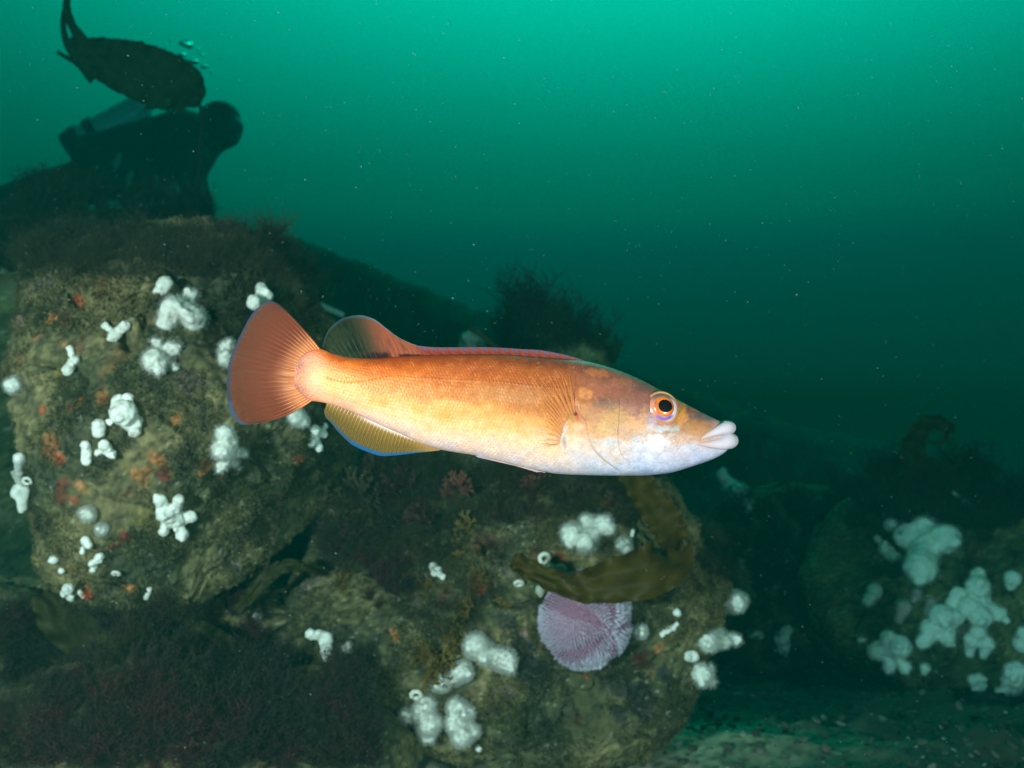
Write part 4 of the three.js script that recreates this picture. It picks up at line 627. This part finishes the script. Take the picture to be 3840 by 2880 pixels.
scatter(area(9, 24, 2560, 2760, 1980, 2220, 36, 76), hairy, ['black', 'green', 'brown'], '{c} weed tuft on the far edge of the urchin boulder', 'weeds on the far edge of the urchin boulder', { on: rockUrchin });
scatter(area(10, 150, 560, 1400, 2470, 2870, 70, 150), feathery, ['red', 'black', 'black', 'brown'], 'dense {c} bushy weed at the foot of the two big boulders', 'bushy weeds at the foot of the boulders');
scatter(area(11, 50, 220, 620, 2600, 2870, 50, 100), feathery, ['red', 'black'], '{c} weed tuft on the grey slab-sided rock', 'weeds on the grey slab-sided rock');
scatter(area(12, 70, 500, 1000, 2250, 2520, 50, 100), feathery, ['brown', 'red'], '{c} weed tuft in the hollow below the tail boulder', 'weeds in the hollow below the tail boulder');
scatter(area(13, 90, 0, 420, 2260, 2870, 50, 110), hairy, ['black', 'green', 'brown'], '{c} weed tuft on the greenish rock beside the tail boulder', 'weeds on the greenish rock', {});
scatter(area(17, 120, -20, 720, 2320, 2890, 70, 150), feathery, ['red', 'brown', 'black'], 'dense {c} weed bush on the rocks below the tail boulder', 'weed bushes on the rocks below');  // weeds grow here; extra dark ones packed in to stand for missing shade
scatter([[860, 2730, 46], [520, 2700, 40], [1010, 2690, 60]], hairy, ['olive'], 'small yellowish weed sprig among dark red weeds', 'yellowish sprigs');
scatter(area(14, 80, 3200, 3840, 1780, 1990, 60, 140), feathery, ['black', 'brown'], '{c} bushy weed tuft crowning the coral-crowded boulder', 'weeds on the coral-crowded boulder', { on: rockFar });
scatter(area(15, 110, 3200, 3840, 1960, 2700, 40, 70), hairy, ['black', 'brown'], '{c} weed tuft between the corals of the crowd', 'weeds between the crowded corals', { on: rockFar });
scatter(area(16, 110, 2680, 3280, 1880, 2500, 60, 110), feathery, ['black', 'brown'], '{c} weed tuft on the low dark boulder', 'weeds on the low dark boulder', { on: rockDark });
{
  const g = new THREE.Group(); g.name = 'weed_undergrowth'; tag(g, 'undergrowth of small dark weeds between the larger tufts on the boulders', 'weeds', null, 'stuff'); scene.add(g);
  for (const [geo, list] of massed) { const m = new THREE.InstancedMesh(geo, std([1, 1, 1], .9), list.length); list.forEach(([M, c], i) => { m.setMatrixAt(i, M); m.setColorAt(i, lin(...c)); }); m.name = 'small_tufts'; m.castShadow = m.receiveShadow = true; m.userData.kind = 'stuff'; g.add(m); }
}
// short algal turf and silt fuzz that furs the two near boulders, in the colour of the rock below it
for (const [rock, N, label] of [[rockTail, 42000, 'short fuzzy turf furring the tail boulder'], [rockUrchin, 46000, 'short fuzzy turf furring the urchin boulder']]) {
  const B = bag(), r = rng(N); for (let i = 0; i < 5; i++) { const a = r() * 6.28, d = V(Math.cos(a) * .7, .6 + r() * .5, Math.sin(a) * .7), q = V((r() - .5) * .5, -.1, (r() - .5) * .5); tube(B, [q, q.clone().addScaledVector(d, .55), q.clone().addScaledVector(d, .9).add(V(r() - .5, r() * .2, r() - .5).multiplyScalar(.4))], [.10, .075, .03], 3); }
  const geo = bagGeo(B), p = rock.geometry.attributes.position, n = rock.geometry.attributes.normal, c = rock.geometry.attributes.color, M = new THREE.Matrix4(), list = [];
  for (let t = 0; t < N * 4 && list.length < N; t++) {
    const i = Math.floor(r() * p.count), P = V().fromBufferAttribute(p, i), Nn = V().fromBufferAttribute(n, i); if (Nn.dot(V().subVectors(EYE, P).normalize()) < -.25) continue;
    const thick = fbm(P.x * 16, P.y * 16, P.z * 16, 3); if (thick < -.12 + r() * .2) continue;
    const s = (.0018 + .0035 * r()) * (1 + thick * 1.6); M.compose(P.add(V(r() - .5, r() - .5, r() - .5).multiplyScalar(.004)), new THREE.Quaternion().setFromUnitVectors(V(0, 1, 0), Nn).multiply(new THREE.Quaternion().setFromAxisAngle(V(0, 1, 0), r() * 6.28)), V(s * 1.3, s, s * 1.3)); list.push([M.clone(), i, .75 + r() * .7]);
  }
  const m = new THREE.InstancedMesh(geo, std([1, 1, 1], .95), list.length); list.forEach(([q, i, v], k) => { m.setMatrixAt(k, q); m.setColorAt(k, lin(c.getX(i) * v, c.getY(i) * v, c.getZ(i) * v * .95)); }); m.name = numbered('algal_turf'); m.castShadow = m.receiveShadow = true; tag(m, label, 'turf', null, 'stuff'); scene.add(m);
}
{ // pebbles and shell grit on the sand
  const geo = cubeSphere(3); { const p = geo.attributes.position; for (let i = 0; i < p.count; i++) { const k = 1 + noise(p.getX(i) * 1.3, p.getY(i) * 1.3, p.getZ(i) * 1.3) * .5; p.setXYZ(i, p.getX(i) * k, p.getY(i) * k * .6, p.getZ(i) * k); } geo.computeVertexNormals(); }
  const N = 9000, r = rng(55), m = new THREE.InstancedMesh(geo, std([1, 1, 1], .9), N), M = new THREE.Matrix4(), e = new THREE.Euler();
  for (let i = 0; i < N; i++) { const z = -.95 - r() * 2.0, x = lerp(-.95, 1.5, r()) * (-z / 1.6), s = .0015 + .0055 * r() ** 4, t = r(); M.compose(V(x, seabed(x, z) + s * .25, z), new THREE.Quaternion().setFromEuler(e.set(r() * .6, r() * 6, r() * .6)), V(s * (1 + r() * .7), s, s)); m.setMatrixAt(i, M); const v = .4 + r() * .9; m.setColorAt(i, t < .12 ? lin(.22 * v, .22 * v, .17 * v) : t < .7 ? lin(.05 * v, .055 * v, .04 * v) : lin(.09 * v, .085 * v, .06 * v)); }
  m.name = 'gravel'; m.castShadow = m.receiveShadow = true; tag(m, 'pebbles and shell grit strewn over the sand', 'gravel', null, 'stuff'); scene.add(m);
}

// ------------------------------------------------------------------ sea stars
function seaStar(label, px, py, depth, arms, size, tint) {
  const k = depth / FOCAL, c = at(px, py, depth), caps = arms.map(([x, y, w, z = 0]) => { const e = at(x, y, depth + z).sub(c); return [0, 0, 0, size * k, e.x, e.y, e.z, w * k]; }), lo = V(1e9, 1e9, 1e9), hi = V(-1e9, -1e9, -1e9);
  for (const q of caps) { const e = size * k * 1.3; lo.min(V(Math.min(0, q[4]) - e, Math.min(0, q[5]) - e, Math.min(0, q[6]) - e)); hi.max(V(Math.max(0, q[4]) + e, Math.max(0, q[5]) + e, Math.max(0, q[6]) + e)); }
  const geo = meshField((x, y, z) => { let d = 1e9; for (const q of caps) d = smin(d, capsule(x, y, z, q), size * k * .6); return d + noise(x * 500, y * 500, z * 500) * .0008; }, lo, hi, size * k * .25);
  const m = put('sea_star', geo, std(tint, .85)); m.position.copy(c); tag(m, label, 'sea star', null);
}
{
  const d1 = (onRock(3640, 1905, rockFar, 8)?.d ?? 2.1) - .03; seaStar('grey-green sea star with one long arm, above the coral crowd', 3662, 1915, d1, [[3576, 1848, 7], [3618, 1940, 7], [3668, 1884, 8], [3690, 1912, 9], [3668, 1958, 8]], 15, [.22, .27, .25]);
}

// ------------------------------------------------------------------ the diver beyond the reef
{
  const D = 4.9, J = (px, py, dz = 0) => at(px, py, D + dz), base = J(560, 700), g = thing('person', 'diver in a dark suit and hood with a pale air tank, swimming behind the kelp', 'person', base);
  const q = (a, ra, b, rb) => { const A = a.clone().sub(base), B = b.clone().sub(base); return [A.x, A.y, A.z, ra, B.x, B.y, B.z, rb]; };
  const head = J(826, 462), neck = J(772, 520), chest = J(690, 552), belly = J(560, 604), hip = J(425, 645), sN = J(716, 600, -.2), sF = J(716, 560, .2), eN = J(722, 770, -.3), eF = J(745, 740, .28), wN = J(775, 900, -.36), wF = J(800, 880, .3), kN = J(190, 705, -.1), kF = J(200, 690, .14), aN = J(-70, 775, -.1), aF = J(-80, 760, .15);
  const body = [q(head, .105, J(836, 480), .1), q(J(846, 505), .055, head, .1), q(neck, .065, head, .075), q(chest, .165, belly, .145), q(neck, .09, chest, .15), q(belly, .14, hip, .15), q(sN, .085, sF, .085), q(chest, .15, sN, .085), q(sN, .078, eN, .056), q(eN, .056, wN, .04), q(sF, .078, eF, .056), q(eF, .056, wF, .04), q(hip, .13, kN, .078), q(kN, .078, aN, .055), q(hip, .13, kF, .078), q(kF, .078, aF, .055)];
  const lo = V(1e9, 1e9, 1e9), hi = V(-1e9, -1e9, -1e9); for (const c of body) for (const k of [0, 4]) { lo.min(V(c[k], c[k + 1], c[k + 2]).subScalar(.2)); hi.max(V(c[k], c[k + 1], c[k + 2]).addScalar(.2)); }
  const parts = [meshField((x, y, z) => { let d = 1e9; for (const c of body) d = smin(d, capsule(x, y, z, c), .06); return d + fbm(x * 14, y * 14, z * 14, 2) * .012; }, lo, hi, .016)];
  for (const [w, dir] of [[wN, V(.6, -.35, -.1)], [wF, V(.7, -.2, .1)]]) {          // hands: palm, four fingers of unequal length, a thumb from the side of the palm
    const o = w.clone().sub(base), d = dir.normalize(), s = V().crossVectors(d, V(0, 0, 1)).normalize(), c = [], at2 = (a, b, e = 0) => o.clone().addScaledVector(d, a).addScaledVector(s, b).add(V(0, 0, e)), k = (a, ra, b, rb) => c.push([a.x, a.y, a.z, ra, b.x, b.y, b.z, rb]);
    k(at2(-.03, 0), .038, at2(.05, 0), .032); [[-.028, .07], [-.009, .082], [.01, .078], [.028, .06]].forEach(([b, l]) => { k(at2(.05, b), .011, at2(.05 + l * .5, b, .004), .01); k(at2(.05 + l * .5, b, .004), .01, at2(.05 + l * .95, b * 1.1, .022), .008); }); k(at2(.005, -.03), .013, at2(.04, -.058, .01), .011); k(at2(.04, -.058, .01), .011, at2(.068, -.06, .02), .009);
    parts.push(meshField((x, y, z) => { let e = 1e9; for (const t of c) e = smin(e, capsule(x, y, z, t), .008); return e; }, o.clone().subScalar(.17), o.clone().addScalar(.17), .005));
  }
  put('suited_body', mergeGeometries(parts), std([.014, .018, .024], .8), g);
  const cyl = (a, b, r, sides = 28) => { const pts = [], rad = [], n = 16; for (let i = 0; i <= n; i++) { const t = i / n, e = Math.min(t, 1 - t) * a.distanceTo(b); pts.push(a.clone().lerp(b, t).sub(base)); rad.push(e < r * .8 ? r * Math.sqrt(Math.max(.06, 1 - ((r * .8 - e) / (r * .8)) ** 2)) : r); } const B = bag(); tube(B, pts, rad, sides); return bagGeo(B); };
  put('air_tank', cyl(J(262, 556, .02), J(560, 400, .05), .09), std([.42, .50, .55], .35), g);
  { const B = bag(), a = J(345, 512, .03).sub(base), d = J(560, 400, .05).sub(J(262, 556, .02)).normalize(); tube(B, [a, a.clone().addScaledVector(d, .05)], [.096, .096], 28); put('tank_strap', bagGeo(B), std([.02, .02, .02], .8), g); }
  { const B = bag(), a = J(262, 556, .02).sub(base), d = J(560, 400, .05).sub(J(262, 556, .02)).normalize(); tube(B, [a.clone().addScaledVector(d, -.01), a.clone().addScaledVector(d, .06), a.clone().addScaledVector(d, .09)], [.085, .097, .095], 28); put('tank_boot', bagGeo(B), std([.02, .02, .02], .8), g); }
  put('buoyancy_jacket', meshField((x, y, z) => { let d = 1e9; for (const c of [q(J(330, 570, -.1), .09, J(700, 500, -.12), .13), q(J(330, 560, .15), .09, J(700, 490, .16), .12), q(J(690, 520, -.15), .12, J(640, 650, -.17), .08)]) d = smin(d, capsule(x, y, z, c), .05); return d + noise(x * 12, y * 12, z * 12) * .016; }, V(-.75, -.3, -.5), V(.55, .55, .5), .02), std([.012, .016, .022], .75), g);
  const hose = new THREE.CatmullRomCurve3([J(545, 405, .02), J(640, 400, -.15), J(760, 470, -.22), J(850, 530, -.08)]), B = bag(); tube(B, hose.getPoints(20).map((p) => p.sub(base)), Array(21).fill(.014), 8); put('air_hose', bagGeo(B), std([.015, .015, .015], .6), g);
  put('dive_mask', new THREE.SphereGeometry(.075, 24, 16).scale(.75, .75, 1).translate(...J(872, 474, -.03).sub(base).toArray()), std([.03, .05, .07], .6), g);
  put('regulator', new THREE.SphereGeometry(.042, 20, 14).scale(1, .9, 1).translate(...J(868, 520, -.04).sub(base).toArray()), std([.02, .03, .04], .5), g);
  for (const [px, py, l] of [[450, 575, .1], [495, 640, .12], [590, 660, .13], [655, 680, .1]]) { const S = bag(), p = J(px, py, -.24).sub(base); tube(S, [p, p.clone().add(V(-.015, -l * .5, 0)), p.clone().add(V(-.03, -l, .01))], [.012, .02, .006], 6); put('clip', bagGeo(S), std([.22, .28, .26], .5), g); }
}
{ // exhaled bubbles
  const glassy = phys([1, 1, 1], .04, { transmission: 1, thickness: .02, ior: .76 }), r = rng(15);
  for (const [px, py, R] of [[698, 168, 26], [682, 205, 15], [756, 204, 10], [640, 155, 7], [618, 170, 6], [725, 232, 20], [768, 250, 14], [700, 255, 9], [740, 180, 8], [660, 235, 8], [790, 268, 7]]) {
    const k = 4.7 / FOCAL, geo = new THREE.SphereGeometry(R * k, 24, 16), p = geo.attributes.position; for (let i = 0; i < p.count; i++) { const y = p.getY(i), f = y < 0 ? .35 : .7; p.setXYZ(i, p.getX(i) * (1 + noise(p.getX(i) * 40, R, 2) * .2), y * f + noise(p.getX(i) * 50, p.getZ(i) * 50, R) * R * k * .15, p.getZ(i)); } geo.computeVertexNormals();
    const m = put('air_bubble', geo, glassy); m.position.copy(at(px, py, 4.7)); m.rotation.z = (r() - .5) * .8; tag(m, 'silvery air bubble rising above the diver\'s head', 'bubble', 'air bubbles above the diver');
  }
}
// ------------------------------------------------------------------ drifting specks in the water
{
  const N = 13000, r = rng(321), geo = new THREE.IcosahedronGeometry(1, 0), m = new THREE.InstancedMesh(geo, std([.42, .58, .5], .9), N), M = new THREE.Matrix4(), e = new THREE.Euler();
  for (let i = 0; i < N; i++) { const d = .75 + 3.0 * r() ** 1.2, p = at(-200 + r() * 4240, -200 + r() * 3280, d), s = (.00016 + .00026 * r() ** 4) * (.5 + d * .36); M.compose(p, new THREE.Quaternion().setFromEuler(e.set(0, 0, -.35 + (r() - .5) * .5)), V(s * (1 + r() * 2.2), s * .75, s)); m.setMatrixAt(i, M); }
  m.name = 'drifting_specks'; tag(m, 'pale specks of plankton drifting in the green water', 'specks', null, 'stuff'); scene.add(m);
}

// give boulders and kelps an origin at their own base
for (const o of scene.children.slice()) {
  if (!/^(boulder|kelp)/.test(o.name)) continue;
  const box = new THREE.Box3().setFromObject(o), c = box.getCenter(V()); c.y = box.min.y;
  for (const m of o.isMesh ? [o] : o.children) m.geometry.translate(-c.x, -c.y, -c.z);
  o.position.copy(c);
}
renderer.render(scene, camera);
